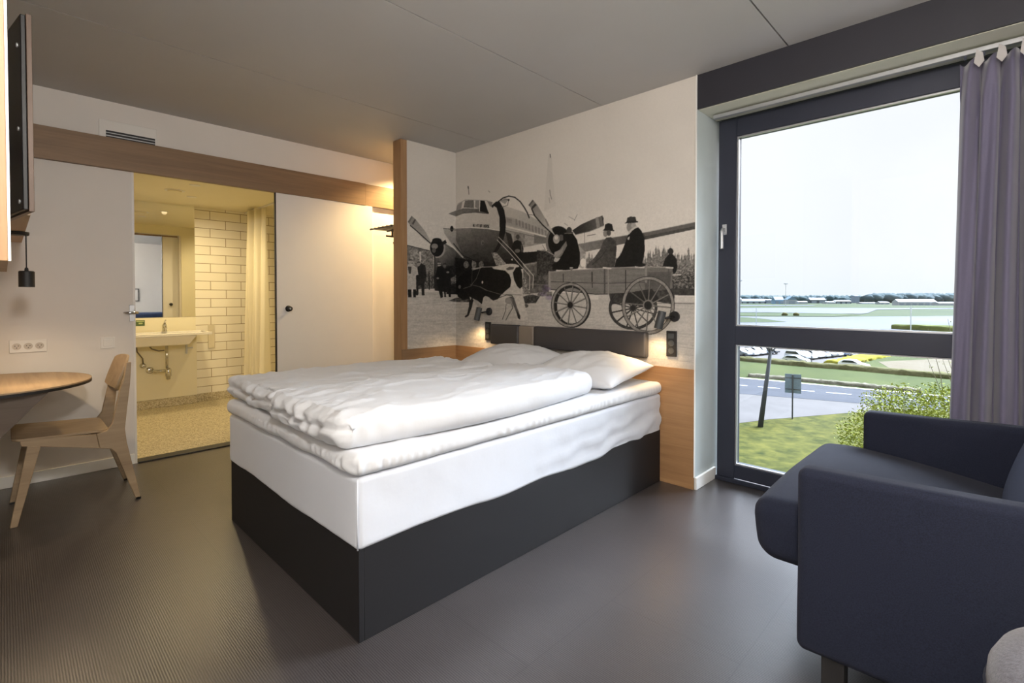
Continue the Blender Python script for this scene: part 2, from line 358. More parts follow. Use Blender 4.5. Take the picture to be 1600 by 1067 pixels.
# curtain rail and curtain
cr_ = empty('curtain_rail', (0, 3.2, 2.39), 'slim silver curtain rail along the top of the window recess', 'curtain rail')
obj('track', BX(((-1.325, 3.205, 2.372), (2.1, 3.235, 2.395))), M['alu'], cr_, bevel=.003)
for i in range(8): obj('glider', BX(((-.13+i*.065, 3.214, 2.352), (-.12+i*.065, 3.226, 2.374))), M['frame'], cr_)
def curtain():
    bm = bmesh.new(); nu, nv = 260, 44; rows = []
    for j in range(nv+1):
        v = j/nv; z = 2.355-v*2.335; row = []
        for i in range(nu+1):
            u = i/nu
            x0 = -.145-.03*v; x1 = .36+.05*v
            x = x0+(x1-x0)*(u+.012*math.sin(9*u+3*v))
            ph = 2*PI*7.2*u+.5*math.sin(5*u+2.5*v)+1.1
            pinch = max(0, 1-v/.09)
            a = .050*(1-.55*pinch)*(.75+.25*math.sin(4.4*u+1))
            y = 3.222+a*math.sin(ph)+.018*math.sin(2.3*ph+1+4*v)*(1-pinch)+.02*v*math.sin(3*u)
            y += .006*nz3((x*6, y*3, z*1.4), 1)*(1 if v > .02 else 0)
            zz = z-.028*pinch*(.5-.5*math.cos(ph*1.0))*(1)
            x += .012*math.cos(ph)*(1-pinch)
            row.append(bm.verts.new((x, y, zz)))
        rows.append(row)
    for a, b in zip(rows, rows[1:]):
        for i in range(nu): bm.faces.new((a[i], a[i+1], b[i+1], b[i]))
    return bm
cu = empty('curtain', (.2, 3.22, 0), 'plum-grey floor-length curtain gathered at the right of the window', 'curtain')
o = obj('cloth', curtain(), M['curtain'], cu, smooth=True); sd = o.modifiers.new('thick', 'SOLIDIFY'); sd.thickness = .0025
for i in range(5):
    x = -.085+i*.075; bm = bmesh.new()
    prism(bm, [(x, 2.368), (x+.022, 2.350), (x+.028, 2.31), (x+.010, 2.285), (x-.008, 2.31)], 1, 3.155, 3.160)
    obj('pleat_hook', bm, M['tape'], cu, bevel=.001)

# ------------------------------------------------------------------ doorway, sliding door, wall fittings
d1 = empty('door_1', (XL+.04, 2.1, 0), kind='structure')
obj('door_leaf', BX(((XL+.006, 1.668, .012), (XL+.036, 2.60, 2.139))), M['white'], d1, bevel=.002)
obj('edge_strip', BX(((XL+.008, 1.660, .012), (XL+.034, 1.668, 2.139))), M['black'], d1)['label'] = 'black edge strip'
bm = bmesh.new(); lathe(bm, (XL+.036, 1.765, 1.127), [(.026, 0), (.028, .004), (.024, .008), (.016, .01), (.016, .028), (.021, .034), (.021, .046), (.012, .05)], 24, (1,0,0))
lathe(bm, (XL-.03, 1.765, 1.127), [(.018, 0), (.022, .01), (.022, .036)], 20, (1,0,0))
obj('knob', bm, M['black'], d1, smooth=True)
obj('knob_centre', lathe(bmesh.new(), (XL+.084, 1.765, 1.127), [(.009, 0), (.009, .005), (.004, .006)], 16, (1,0,0)), M['chrome'], d1)
sc_ = empty('door_catch', (XL, .651, 1.111), 'small chrome door catch on the jamb left of the bathroom doorway', 'door catch')
bm = bmesh.new(); tube(bm, [(XL+.01, .612, 1.113), (XL+.03, .612, 1.113), (XL+.034, .645, 1.113), (XL+.03, .690, 1.113)], .009, 10); obj('lever', bm, M['chrome'], sc_, smooth=True)
obj('plate', BX(((XL, .640, 1.05), (XL+.006, .672, 1.17))), M['alu'], sc_, bevel=.002)
bm = BX(((XL-.001, .662, 0), (XL+.004, .676, 2.15)), ((XL-.1, .662, 0), (XL-.001, .6745, 2.15)))
struct('trim_5', bm, M['white'])
vt = empty('air_vent', (XL, .65, 2.36), 'white air vent with dark slots in the wall above the oak beam', 'vent')
obj('cover', BX(((XL, .482, 2.33), (XL+.008, .820, 2.485))), M['white'], vt, bevel=.003)
obj('slot', BX(((XL+.008, .52, 2.36), (XL+.0095, .808, 2.412))), M['black'], vt)
obj('louvre', BX(((XL+.0095, .52, 2.372), (XL+.012, .808, 2.378)), ((XL+.0095, .52, 2.393), (XL+.012, .808, 2.398))), M['alu'], vt)
sw = empty('light_switch', (XL, .515, .9), 'square white light switch beside the bathroom doorway', 'switch')
obj('plate', BX(((XL, .475, .862), (XL+.008, .555, .942))), M['white'], sw, bevel=.002)
obj('rocker', BX(((XL+.008, .490, .877), (XL+.012, .540, .927))), M['white'], sw, bevel=.002)
so = empty('wall_socket', (XL, .11, .9), 'white triple wall socket above the desk', 'socket')
obj('plate', BX(((XL, .020, .866), (XL+.012, .197, .946))), M['white'], so, bevel=.002)
M['sockgrey'] = mat('socket_recess_grey', (196, 188, 178), .6)
for i in range(3):
    y = .054+i*.054; z = .906
    f = obj('outlet', lathe(bmesh.new(), (XL+.0121, y, z), [(.0215, 0), (.0215, .002), (.019, .002), (.018, .0005)], 28, (1,0,0)), M['sockgrey'], so)
    bm = bmesh.new()
    for dy, dz in ((-.008, .004), (.008, .004), (0, -.009)): lathe(bm, (XL+.0124, y+dy, z+dz), [(.0028, 0), (.0028, .0018)], 10, (1,0,0))
    obj('pin_hole', bm, M['black'], f)

# ------------------------------------------------------------------ hall: luggage rack, ceiling lamp
rk = empty('hat_rack', (XS-.12, 2.8, 1.86), 'dark slatted metal hat rack in the hall beyond the oak partition', 'rack')
bm = bmesh.new()
for i in range(6):
    x = XS-.13-.068*i; tube(bm, [(x, 2.42, 1.872), (x, 3.15, 1.872)], .006, 8)
for y in (2.42, 2.6, 3.15): tube(bm, [(XS-.123, y, 1.865), (XS-.478, y, 1.865)], .007, 8)
obj('bars', bm, M['black'], rk)
obj('hanging_rail', TB([(XS-.33, 2.5, 1.80), (XS-.33, 3.15, 1.80)], .009, 8), M['black'], rk)
obj('bracket', BX(((XS-.124, 2.55, 1.72), (XS-.122, 2.58, 1.9))), M['black'], rk)
obj('rail_holder', BX(((XS-.340, 2.56, 1.80), (XS-.320, 2.57, 1.866))), M['black'], rk)
hk = obj('coat_hook', TB([(XS-.122, 2.47, 1.70), (XS-.150, 2.47, 1.70), (XS-.160, 2.47, 1.725)], .006, 8), M['black']); tag(hk, 'small black coat hook below the hat rack', 'hook')
def downlight(name, x, y, z, r, power, color, label, group=None, spot=150, blend=.6, lens=14):
    t = empty(name, (x, y, z), label, 'ceiling lamp', group)
    obj('trim_ring', lathe(bmesh.new(), (x, y, z), [(r, -.004), (r, 0), (r*.72, .0), (r*.70, -.003)], 28), M['white'], t)
    obj('lens', lathe(bmesh.new(), (x, y, z-.0035), [(r*.70, 0), (r*.70, .002)], 24), M['bulb'], t)
    lamp('lamp_light', 'SPOT', (0, 0, -.012), power, color, t, (0, 0, 0), spot_size=math.radians(spot), spot_blend=blend, shadow_soft_size=r*.6)
    return t
downlight('ceiling_lamp', -4.19, 3.02, HC, .05, 115, (1.0, .72, .34), 'round recessed lamp in the hall ceiling behind the partition', spot=140)
M['globe'] = emis('lit_fill_globe', (1.0, .94, .86), 4)
for x, y, z, p, lb in FILL_GLOBES:  # invented globes and cords that carry the added fill light
    t = empty('fill_globe', (x, y, z), lb, 'pendant lamp')
    obj('globe', lathe(bmesh.new(), (x, y, z), [(.001, -.1)]+[(.1*math.cos(a), .1*math.sin(a)) for a in [PI*(-.5+(k+1)/16) for k in range(14)]]+[(.02, .0985)], 32), M['globe'], t, smooth=True).visible_shadow = True
    obj('cord', TB([(x, y, z+.098), (x, y, HC)], .004, 8), M['white'], t)
    lamp('lamp_light', 'POINT', (0, 0, -.16), p, (1.0, .94, .87), t, shadow_soft_size=.13)

# ------------------------------------------------------------------ bathroom
BX0, BY0, BY1, BZ = -6.75, .30, 3.3, 2.29
struct('floor_bathroom', BX(((BX0-.1, BY0-.1, -.12), (XL-.1, BY1+.1, -.004))), M['terrazzo'])
struct('ceiling_bathroom', BX(((BX0-.1, BY0-.1, BZ), (XL-.1, BY1+.1, BZ+.1))), M['cream'])
struct('wall_bathroom_back', BX(((BX0-.1, BY0-.1, 0), (BX0, BY1+.1, BZ))), M['tile'])
struct('wall_bathroom_left', BX(((BX0, BY0-.1, 0), (XL-.1, BY0, BZ))), M['cream'])
struct('wall_bathroom_right', BX(((BX0, BY1, 0), (XL-.1, BY1+.1, BZ))), M['tile'])
struct('wall_bathroom_front', BX(((XL-.115, BY0, 0), (XL-.1, .66, BZ)), ((XL-.115, 1.88, 0), (XL-.1, BY1, BZ)), ((XL-.115, .66, 2.16), (XL-.1, 1.88, BZ))), M['cream'])
struct('baseboard_bathroom', BX(((BX0, BY0, -.004), (BX0+.012, BY1, .09)), ((BX0+.05, BY0, -.004), (BX0+.062, 1.57, .09))), M['terrazzo'], bevel=.004)
wb = empty('wash_wall_panel', (BX0, .95, .09), 'cream panel covering the pipes behind the washbasin', 'wall panel')
obj('board', BX(((BX0, BY0+.001, .09), (BX0+.05, 1.572, .80))), M['cream'], wb, bevel=.002)
obj('splashback', BX(((BX0, BY0+.001, .80), (BX0+.015, 1.572, 1.0))), M['cream'], wb)
mi = obj('mirror', BX(((BX0+.001, BY0+.01, 1.004), (BX0+.012, 1.572, BZ-.002))), M['mirror']); tag(mi, 'large frameless mirror above the washbasin', 'mirror')
def sink():
    t = empty('washbasin', (BX0+.05, 1.05, .84), 'wide white ceramic washbasin under the bathroom mirror', 'washbasin')
    y0, y1, z = .70, 1.62, .845; xb, xf = BX0+.051, BX0+.50
    bm = bmesh.new()
    # slab top with raised rim and a tapered bowl beneath
    box(bm, (xb, y0, z-.028), (xf, y1, z-.012)); box(bm, (xb, y0, z-.012), (xb+.07, y1, z)); box(bm, (xf-.02, y0, z-.012), (xf, y1, z)); box(bm, (xb+.07, y0, z-.012), (xf-.02, y0+.02, z)); box(bm, (xb+.07, y1-.02, z-.012), (xf-.02, y1, z))
    obj('basin_top', bm, M['ceramic'], t, bevel=.004)
    bm = bmesh.new(); a = [(xb, y0+.05), (xf-.015, y0+.05), (xf-.015, y1-.14), (xb, y1-.14)]; b = [(xb, y0+.14), (xf-.09, y0+.14), (xf-.09, y1-.20), (xb, y1-.20)]
    A = [bm.verts.new((p[0], p[1], z-.029)) for p in a]; B = [bm.verts.new((p[0], p[1], z-.135)) for p in b]
    bm.faces.new(A); bm.faces.new(B[::-1])
    for i in range(4): bm.faces.new((A[i], B[i], B[(i+1)%4], A[(i+1)%4]))
    obj('bowl', bm, M['ceramic'], t, bevel=.015, seg=4)
    tp = empty('tap', (BX0+.10, 1.245, z), 'chrome mixer tap at the back of the washbasin', 'tap')
    bm = bmesh.new(); lathe(bm, (BX0+.13, 1.245, z), [(.026, 0), (.026, .012), (.021, .016), (.021, .075), (.018, .085), (.004, .088)], 20); tube(bm, [(BX0+.13, 1.245, z+.05), (BX0+.20, 1.24, z+.06), (BX0+.245, 1.238, z+.045)], [.014, .012, .011], 12)
    obj('body', bm, M['chrome'], tp, smooth=True)
    obj('lever', TB([(BX0+.13, 1.245, z+.086), (BX0+.135, 1.25, z+.115), (BX0+.165, 1.25, z+.13)], [.012, .009, .006], 10), M['chrome'], tp, smooth=True)
    tr = empty('drain_trap', (BX0+.2, 1.26, .45), 'chrome bottle trap and drain pipe under the washbasin', 'pipe')
    x = BX0+.20; yy = 1.25
    obj('drain_pipe', TB([(x, yy, .71), (x, yy, .45)], .013, 12), M['chrome'], tr, smooth=True)
    obj('trap_cup', lathe(bmesh.new(), (x, yy+.012, .375), [(.012, -.055), (.020, -.05), (.022, -.02), (.030, -.015), (.030, .055), (.026, .06), (.014, .075)], 20), M['chrome'], tr, smooth=True)
    obj('waste_arm', TB([(x, yy-.01, .42), (x-.03, yy-.10, .42), (BX0+.05, yy-.13, .42)], .015, 12), M['chrome'], tr, smooth=True)
    obj('flange', lathe(bmesh.new(), (BX0+.05, yy-.13, .42), [(.038, 0), (.036, .012), (.02, .02)], 24, (1,0,0)), M['chrome'], tr, smooth=True)
    sv = empty('supply_valve', (BX0+.08, 1.03, .5), 'chrome stop valve with braided hose under the washbasin', 'valve')
    obj('valve_body', lathe(bmesh.new(), (BX0+.05, 1.055, .48), [(.028, 0), (.028, .01), (.015, .014), (.015, .05), (.022, .055), (.022, .075), (.01, .078)], 20, (1,0,0)), M['chrome'], sv, smooth=True)
    M['braid'] = mat('braided_steel_hose', (120, 112, 100), .4, metal=.7)
    obj('hose', TB([(BX0+.09, 1.055, .48), (BX0+.09, 1.05, .56), (BX0+.10, 1.0, .64), (BX0+.12, .99, .70)], .007, 8), M['braid'], sv, smooth=True)
    obj('hose', TB([(BX0+.1, 1.10, .705), (BX0+.11, 1.13, .66), (BX0+.12, 1.19, .635), (BX0+.14, 1.24, .64)], .007, 8), M['braid'], sv, smooth=True)
    br = obj('basin_bracket', BX(((BX0+.0505, 1.46, .58), (BX0+.07, 1.475, .71)), ((BX0+.0505, 1.47, .64), (BX0+.065, 1.53, .65))), M['alu']); tag(br, 'thin metal bracket under the right end of the washbasin', 'bracket')
sink()
M['sign'] = mat('dark_green_notice', (72, 92, 40), .5, nscale=90, namt=.25)
M['signw'] = mat('pale_green_print', (170, 180, 120), .5)
sg = empty('notice_sign', (BX0+.015, 1.04, .95), 'small dark green notice on the splashback below the mirror', 'sign')
obj('plate', BX(((BX0+.0155, 1.005, .915), (BX0+.018, 1.085, .978))), M['sign'], sg)
obj('print', BX(((BX0+.0185, 1.010, .960), (BX0+.019, 1.078, .971)), ((BX0+.0185, 1.030, .935), (BX0+.019, 1.065, .95))), M['signw'], sg)
# shower curtain on its ceiling track
def shower():
    bm = bmesh.new(); nu, nv = 90, 30; rows = []
    for j in range(nv+1):
        v = j/nv; row = []
        for i in range(nu+1):
            u = i/nu; wdt = .17+.06*v
            # track runs along x; the bunched cloth zigzags over it
            x = -6.55+(.42)*u; y = 2.09+.05*u+.045*(1+.6*v)*math.sin(2*PI*5*u)+.02*math.sin(2*PI*2.3*u+2*v)
            row.append(bm.verts.new((x, y, 2.272-v*2.20)))
        rows.append(row)
    for a, b in zip(rows, rows[1:]):
        for i in range(nu): bm.faces.new((a[i], a[i+1], b[i+1], b[i]))
    return bm
sc2 = empty('shower_curtain', (-6.3, 2.15, 0), 'cream shower curtain hanging in folds by the tiled wall', 'curtain')
o = obj('cloth', shower(), M['shower'], sc2, smooth=True); o.modifiers.new('t', 'SOLIDIFY').thickness = .003
tk = obj('shower_track', BX(((BX0, 2.115, 2.274), (XL-.12, 2.135, 2.289))), M['white']); tag(tk, 'white shower curtain track on the bathroom ceiling', 'curtain rail')
hs = empty('shower_hose', (BX0, 2.7, 1.0), 'curved shower hose hanging on the tiled wall beside the sliding door', 'shower hose')
obj('hose', TB([(BX0+.05, 2.66, 1.02), (BX0+.06, 2.60, .92), (BX0+.07, 2.56, .78), (BX0+.07, 2.565, .66), (BX0+.06, 2.62, .58), (BX0+.05, 2.7, .55)], .008, 8), mat('grey_metal_hose', (130, 105, 60), .35, metal=.6), hs, smooth=True)
obj('holder', lathe(bmesh.new(), (BX0, 2.64, 1.06), [(.026, 0), (.026, .03), (.02, .045)], 16, (1,0,0)), M['chrome'], hs, smooth=True)
dispn = obj('grab_holder', BX(((BX0, 1.70, .62), (BX0+.02, 1.77, .90))), mat('cream_plastic', (214, 204, 176), .5), bevel=.004); tag(dispn, 'slim cream holder on the tiles right of the washbasin', 'holder')
# bathroom ceiling fittings
BL = [(-6.10, 1.40), (-5.45, 1.28), (-5.3, 2.3)]
BLL = ['recessed bathroom ceiling lamp nearest the mirror', 'recessed bathroom ceiling lamp nearest the doorway', 'recessed bathroom ceiling lamp over the shower side']
for i, (x, y) in enumerate(BL):
    downlight('ceiling_lamp', x, y, BZ, .045, (30, 17, 24)[i], BATHC, BLL[i], spot=165, blend=.8)
cv = empty('ceiling_vent', (-5.86, 1.2, BZ), 'flat round vent disc in the bathroom ceiling', 'vent')
obj('disc', lathe(bmesh.new(), (-5.86, 1.2, BZ), [(.085, -.004), (.085, 0)], 30), M['white'], cv)
obj('cap', lathe(bmesh.new(), (-5.86, 1.2, BZ-.014), [(.060, 0), (.060, .010)], 30), M['cream'], cv)

# ------------------------------------------------------------------ photo mural: a grey-scale print rasterised on a canvas, rectified onto the two walls
U0, V0, CW, CHT, SS = 618, 104, 480, 486, 3
class Canvas:
    """canvas in the frame in which the print was measured; SS samples per unit"""
    def __init__(s):
        s.h, s.w = CHT*SS, CW*SS; s.a = np.zeros((s.h, s.w, 3), np.float32)
        rs = np.random.RandomState(3); s.rs = rs
        s.ny, s.nx = np.mgrid[0:s.h, 0:s.w].astype(np.float32)
        s.u = s.nx/SS+U0; s.v = s.ny/SS+V0
    def vnoise(s, su, sv, seed, octv=3):
        o = np.zeros((s.h, s.w), np.float32); amp = 1; tot = 0
        for k in range(octv):
            gw, gh = int(CW/su*2**k)+3, int(CHT/sv*2**k)+3
            g = np.random.RandomState(seed+k).rand(gh, gw).astype(np.float32)
            x = s.nx/SS/su*2**k; y = s.ny/SS/sv*2**k; xi = x.astype(int); yi = y.astype(int); fx = x-xi; fy = y-yi
            fx = fx*fx*(3-2*fx); fy = fy*fy*(3-2*fy)
            o += amp*((g[yi,xi]*(1-fx)+g[yi,xi+1]*fx)*(1-fy)+(g[yi+1,xi]*(1-fx)+g[yi+1,xi+1]*fx)*fy); tot += amp; amp *= .55
        return o/tot-.5
    def mask(s, pts):
        pts = np.array(pts, np.float32); x0 = int(max(0, (pts[:,0].min()-U0)*SS-1)); x1 = int(min(s.w, (pts[:,0].max()-U0)*SS+2)); y0 = int(max(0, (pts[:,1].min()-V0)*SS-1)); y1 = int(min(s.h, (pts[:,1].max()-V0)*SS+2))
        if x1 <= x0 or y1 <= y0: return None, None
        X = s.u[y0:y1, x0:x1]; Y = s.v[y0:y1, x0:x1]; m = np.zeros(X.shape, bool); n = len(pts)
        for i in range(n):
            xa, ya = pts[i]; xb, yb = pts[(i+1)%n]
            if ya == yb: continue
            c = ((ya > Y) != (yb > Y)) & (X < (xb-xa)*(Y-ya)/(yb-ya)+xa); m ^= c
        return (slice(y0, y1), slice(x0, x1)), m
    def fill(s, sl, m, g, alpha=1, tex=0, tn=None):
        """g: grey, or (u0,v0,g0,u1,v1,g1) linear gradient"""
        if sl is None: return
        X = s.u[sl]; Y = s.v[sl]
        if isinstance(g, tuple):
            u0, v0, g0, u1, v1, g1 = g; t = ((X-u0)*(u1-u0)+(Y-v0)*(v1-v0))/((u1-u0)**2+(v1-v0)**2); val = g0+(g1-g0)*np.clip(t, 0, 1)
        else: val = np.full(X.shape, g, np.float32)
        if tex: val = val+tex*(tn if tn is not None else s.n1)[sl]
        a = m*alpha
        for c in range(3): s.a[sl][..., c] = s.a[sl][..., c]*(1-a)+val*a
    def poly(s, pts, g, **k): sl, m = s.mask(pts); s.fill(sl, m, g, **k)
    def ell(s, c, r, g, rot=0, **k):
        R = max(r)+1; sl, _ = s.mask([(c[0]-R, c[1]-R), (c[0]+R, c[1]-R), (c[0]+R, c[1]+R), (c[0]-R, c[1]+R)])
        if sl is None: return
        X = s.u[sl]-c[0]; Y = s.v[sl]-c[1]; ca, sa = math.cos(rot), math.sin(rot); x = X*ca+Y*sa; y = -X*sa+Y*ca
        q = (x/r[0])**2+(y/r[1])**2; s.fill(sl, np.clip((1-q)*min(r)*SS*.5+.5, 0, 1), g, **k)
    def ring(s, c, ro, ri, g, **k):
        R = max(ro)+1; sl, _ = s.mask([(c[0]-R, c[1]-R), (c[0]+R, c[1]-R), (c[0]+R, c[1]+R), (c[0]-R, c[1]+R)])
        X = s.u[sl]-c[0]; Y = s.v[sl]-c[1]; q = (X/ro[0])**2+(Y/ro[1])**2; q2 = (X/ri[0])**2+(Y/ri[1])**2
        s.fill(sl, ((q < 1) & (q2 > 1)).astype(np.float32), g, **k)
    def line(s, pts, wd, g, **k):
        for (xa, ya), (xb, yb) in zip(pts, pts[1:]):
            R = wd; sl, _ = s.mask([(min(xa,xb)-R, min(ya,yb)-R), (max(xa,xb)+R, min(ya,yb)-R), (max(xa,xb)+R, max(ya,yb)+R), (min(xa,xb)-R, max(ya,yb)+R)])
            if sl is None: continue
            X = s.u[sl]; Y = s.v[sl]; dx, dy = xb-xa, yb-ya; t = np.clip(((X-xa)*dx+(Y-ya)*dy)/(dx*dx+dy*dy+1e-9), 0, 1)
            d = np.hypot(X-xa-t*dx, Y-ya-t*dy); s.fill(sl, np.clip((wd/2-d)*SS+.5, 0, 1), g, **k)
def paint():
    c = Canvas()
    c.n1 = c.vnoise(3, 3, 11, 2); c.n2 = c.vnoise(1.6, 1.6, 21, 2); c.n3 = c.vnoise(30, 2.2, 31, 3); c.n4 = c.vnoise(60, 50, 41, 2); c.n5 = c.vnoise(5, 2.2, 51, 3)
    A = lambda *p: [(630+x/5.333, 300+y/5.333) for x, y in p]
    B = lambda *p: [(850+x/5.333, 320+y/5.333) for x, y in p]
    C = lambda *p: [(790+x/9.7, 290+y/9.7) for x, y in p]
    a_ = lambda x, y: A((x, y))[0]; b_ = lambda x, y: B((x, y))[0]; c_ = lambda x, y: C((x, y))[0]
    # sky and apron
    c.a[:] = (.82+.03*c.n4+.008*c.n1)[..., None]
    hor = np.where(c.u < 712, 452+(c.u-640)*.0, 452+(c.u-712)*.035)
    g = (c.v > hor); val = .70+.10*np.clip((c.v-452)/90, 0, 1)*.3+.09*c.n3+.05*c.n5+.03*c.n2
    for k in range(3): c.a[..., k] = np.where(g, val, c.a[..., k])
    # streaks in the concrete
    for (x0, y0, x1, y1, wd, gg, al) in ((640,476,712,470,.8,.55,.5),(632,505,712,500,.7,.58,.5),(655,520,700,517,.8,.6,.5),(800,500,1085,540,.7,.5,.4),(900,505,1085,523,.6,.5,.4),(1018,535,1085,545,.8,.45,.5),(1018,560,1083,566,.7,.5,.5),(1025,550,1085,556,.6,.55,.5),(1020,520,1085,528,.7,.5,.4),(715,490,860,500,.6,.55,.4)):
        c.line([(x0, y0), (x1, y1)], wd, gg, alpha=al)
    # hangar and trees on the far left
    c.poly(A((-60,430),(20,440),(250,497),(262,800),(-60,815)), .46, tex=.34, tn=c.n2)
    c.line(A((-60,425),(20,440),(250,497)), 1.2, .22)
    c.poly(A((-60,700),(262,690),(262,805),(-60,815)), .34, tex=.5, tn=c.n2)
    c.poly(A((-60,808),(430,815),(430,835),(-60,830)), .78)
    # ---- aircraft: far fuselage, fin
    c.poly([(856.4,244),(862,244),(864,277),(868,322),(850,330)], .785); c.line([(859.5,241),(860,246)], 1.1, .25)
    c.line([(859,297),(860,305),(862,311)], 1.6, .5, alpha=.7); c.line([(859,317),(858,309)], 1.2, .5, alpha=.5)
    c.poly(A((700,66),(760,90),(860,120),(1000,165),(1180,270),(1240,320),(1240,470),(1000,480),(860,560),(800,500)), (760,320,.76,800,385,.62))
    c.poly(A((850,204),(905,215),(1210,330),(1210,365),(1000,310),(850,268)), .60)
    for i in range(10):
        x = 935+i*27; y = 222+i*10.5; c.poly(A((x,y),(x+15,y+5),(x+17,y+58),(x+2,y+52)), .46, alpha=.8)
    c.poly(A((862,216),(905,226),(905,262),(862,252)), .50, alpha=.8)
    c.line(A((850,285),(1205,375)), 2.2, .80); c.line(A((850,318),(1205,395)), .9, .35)
    c.poly(A((850,322),(1200,400),(1200,450),(990,500),(860,470)), .60, tex=.12)
    c.poly(A((1090,352),(1195,380),(1195,430),(1090,430)), .40, alpha=.8); c.poly(A((925,330),(1010,345),(1010,440),(925,450)), .46, alpha=.7, tex=.2)
    c.poly(A((850,330),(900,350),(935,520),(870,600),(800,560)), .16)
    # wing root and wing
    c.poly(A((1000,462),(1195,425),(1230,470),(1230,500),(1000,505)), .80)
    c.poly(A((960,505),(1210,488),(1300,520),(1300,592),(1010,600),(960,560)), .09, tex=.05)
    c.poly(A((1000,600),(1215,560),(1215,835),(1000,850)), .36, tex=.22)
    c.poly(A((1000,600),(1210,560),(1210,580),(1010,625)), .50, alpha=.5); c.line(A((990,610),(1200,575)), .6, .72)
    c.poly(A((1090,690),(1160,690),(1190,770),(1080,770)), .30, tex=.3); c.line(A((1060,770),(1230,775)), .8, .6, alpha=.6)
    # left nacelle and engine
    c.poly(A((250,525),(345,425),(420,470),(490,545),(600,600),(600,800),(450,850),(262,820),(262,560)), (690,385,.42,715,440,.10), tex=.06)
    c.poly(A((300,520),(350,440),(440,520),(500,560),(470,640),(300,590)), (688,390,.50,712,418,.18), tex=.05)
    c.ell(a_(286,468), (12.2,15.2), .60); c.ell(a_(281,462), (10.6,14.2), .07); c.ell(a_(280,402), (7.2,3.6), .10)
    c.poly(A((295,440),(352,396),(364,424),(315,452)), .11); c.ell(a_(262,452), (5.2,4.2), .52); c.ell(a_(256,486), (3,4), .35)
    c.poly(A((38,248),(70,198),(104,228),(150,285),(185,330),(232,418),(224,432),(170,390),(108,322),(60,280)), (640,340,.52,672,380,.68))
    c.poly(A((38,248),(70,198),(80,206),(50,258)), .42); c.poly(A((72,262),(98,222),(106,232),(84,274)), .30)
    c.line(A((60,280),(110,322),(226,426)), 1.5, .10)
    c.line(A((262,520),(262,800)), 1.7, .10)
    # nose
    c.poly(A((335,305),(420,300),(560,296),(690,306),(800,320),(852,330),(880,450),(860,545),(800,585),(700,600),(600,600),(500,548),(440,470),(380,400),(345,352)), (735,350,.54,748,415,.14), tex=.06)
    c.poly(A((560,300),(800,320),(820,420),(760,560),(640,560),(600,430)), (742,352,.40,770,400,.20), alpha=.55)
    c.poly(A((333,306),(400,300),(442,312),(440,400),(470,470),(505,545),(480,530),(400,430),(347,352)), (700,358,.66,718,395,.48))
    c.line(A((347,352),(400,432),(500,545)), 1.0, .75); c.line(A((420,430),(500,530),(640,590)), 1.4, .12)
    c.ell(a_(405,306), (2.5,4.6), .05); c.line(A((335,302),(400,310),(440,318)), .9, .30)
    c.ell(a_(662,422), (2.6,3.8), .44); c.ell(a_(664,425), (1.3,2.4), .26); c.ell(a_(690,360), (3.5,6), .36, alpha=.6)
    # upper white of the nose, cockpit
    c.poly(A((395,180),(438,204),(432,302),(560,296),(700,304),(802,320),(810,200),(780,110),(760,92),(700,68),(520,62),(465,78),(435,140)), (715,320,.82,770,350,.73))
    c.line(A((432,302),(560,296),(700,304),(802,322)), .9, .86)
    c.poly(A((376,180),(430,158),(500,135),(640,140),(715,168),(712,184),(600,172),(500,180),(440,204)), (700,330,.50,762,332,.34), tex=.08)
    c.poly(A((440,162),(450,108),(497,78),(484,136)), .56); c.poly(A((503,128),(516,70),(588,68),(590,134)), .43, tex=.08)
    c.poly(A((598,126),(602,70),(634,70),(632,142)), .52); c.poly(A((638,158),(643,70),(678,74),(712,178)), .06); c.poly(A((698,74),(744,84),(738,122),(722,120)), .50)
    for p in (A((497,72),(486,138)), A((594,66),(594,138)), A((637,68),(636,160)), A((688,72),(722,176))): c.line(p, 1.1, .78)
    c.line(A((454,100),(520,64),(700,70)), .9, .6)
    c.line(A((542,-40),(548,20)), .9, .35); c.line(A((541,-46),(543,-30)), 1.5, .2); c.line(A((710,-10),(722,2)), .8, .5)
    # painted name on the nose
    FONT = {'A': '010101111101101', 'V': '101101101101010', 'I': '010010010010010', 'T': '111010010010010', 'O': '111101101101111', 'N': '111101101101101', 'H': '101101111101101', 'U': '101101101101111', 'S': '111100111001111', 'E': '111100110100111', ' ': '0'*15}
    for i, chh in enumerate('AVIATION HOUSE'):
        ux, vy = 738.8+i*1.86, 349.8+i*.105
        for k, b in enumerate(FONT[chh]):
            if b == '1':
                x, y = ux+(k%3)*.52, vy+(k//3)*.92; c.poly([(x, y), (x+.6, y), (x+.6, y+1), (x, y+1)], .14)
    # belly shade, undercarriage, dark people below
    c.poly(A((430,545),(520,560),(740,590),(870,560),(1000,590),(1000,640),(860,640),(640,640),(480,700),(420,700)), .10, tex=.05)
    c.poly(A((360,620),(560,600),(600,860),(360,850)), .11, tex=.14, tn=c.n2)
    # entrance hatch ring
    c.poly(A((740,110),(775,78),(806,82),(842,150),(856,240),(852,330),(836,395),(800,470),(760,520),(745,510),(790,430),(804,320),(802,210),(778,130),(758,118)), .08)
    arc = [(790,82),(830,50),(880,34),(930,44),(975,80),(1010,130),(1035,175),(1050,215)]; c.line(A(*arc), 1.9, .13)
    c.line(A((800,70),(880,60),(870,110),(815,130)), .8, .30); c.ell(a_(878,66), (1.6,1.6), .1); c.line(A((1040,188),(1090,192)), .7, .25); c.ell(a_(745,118), (1.6,2.2), .1)
    c.poly(A((800,75),(850,50),(880,60),(850,100)), .45, alpha=.6)
    # gangway, person on the steps
    c.poly(A((735,505),(775,502),(860,600),(850,615),(775,610)), .55, tex=.5, tn=c.n2)
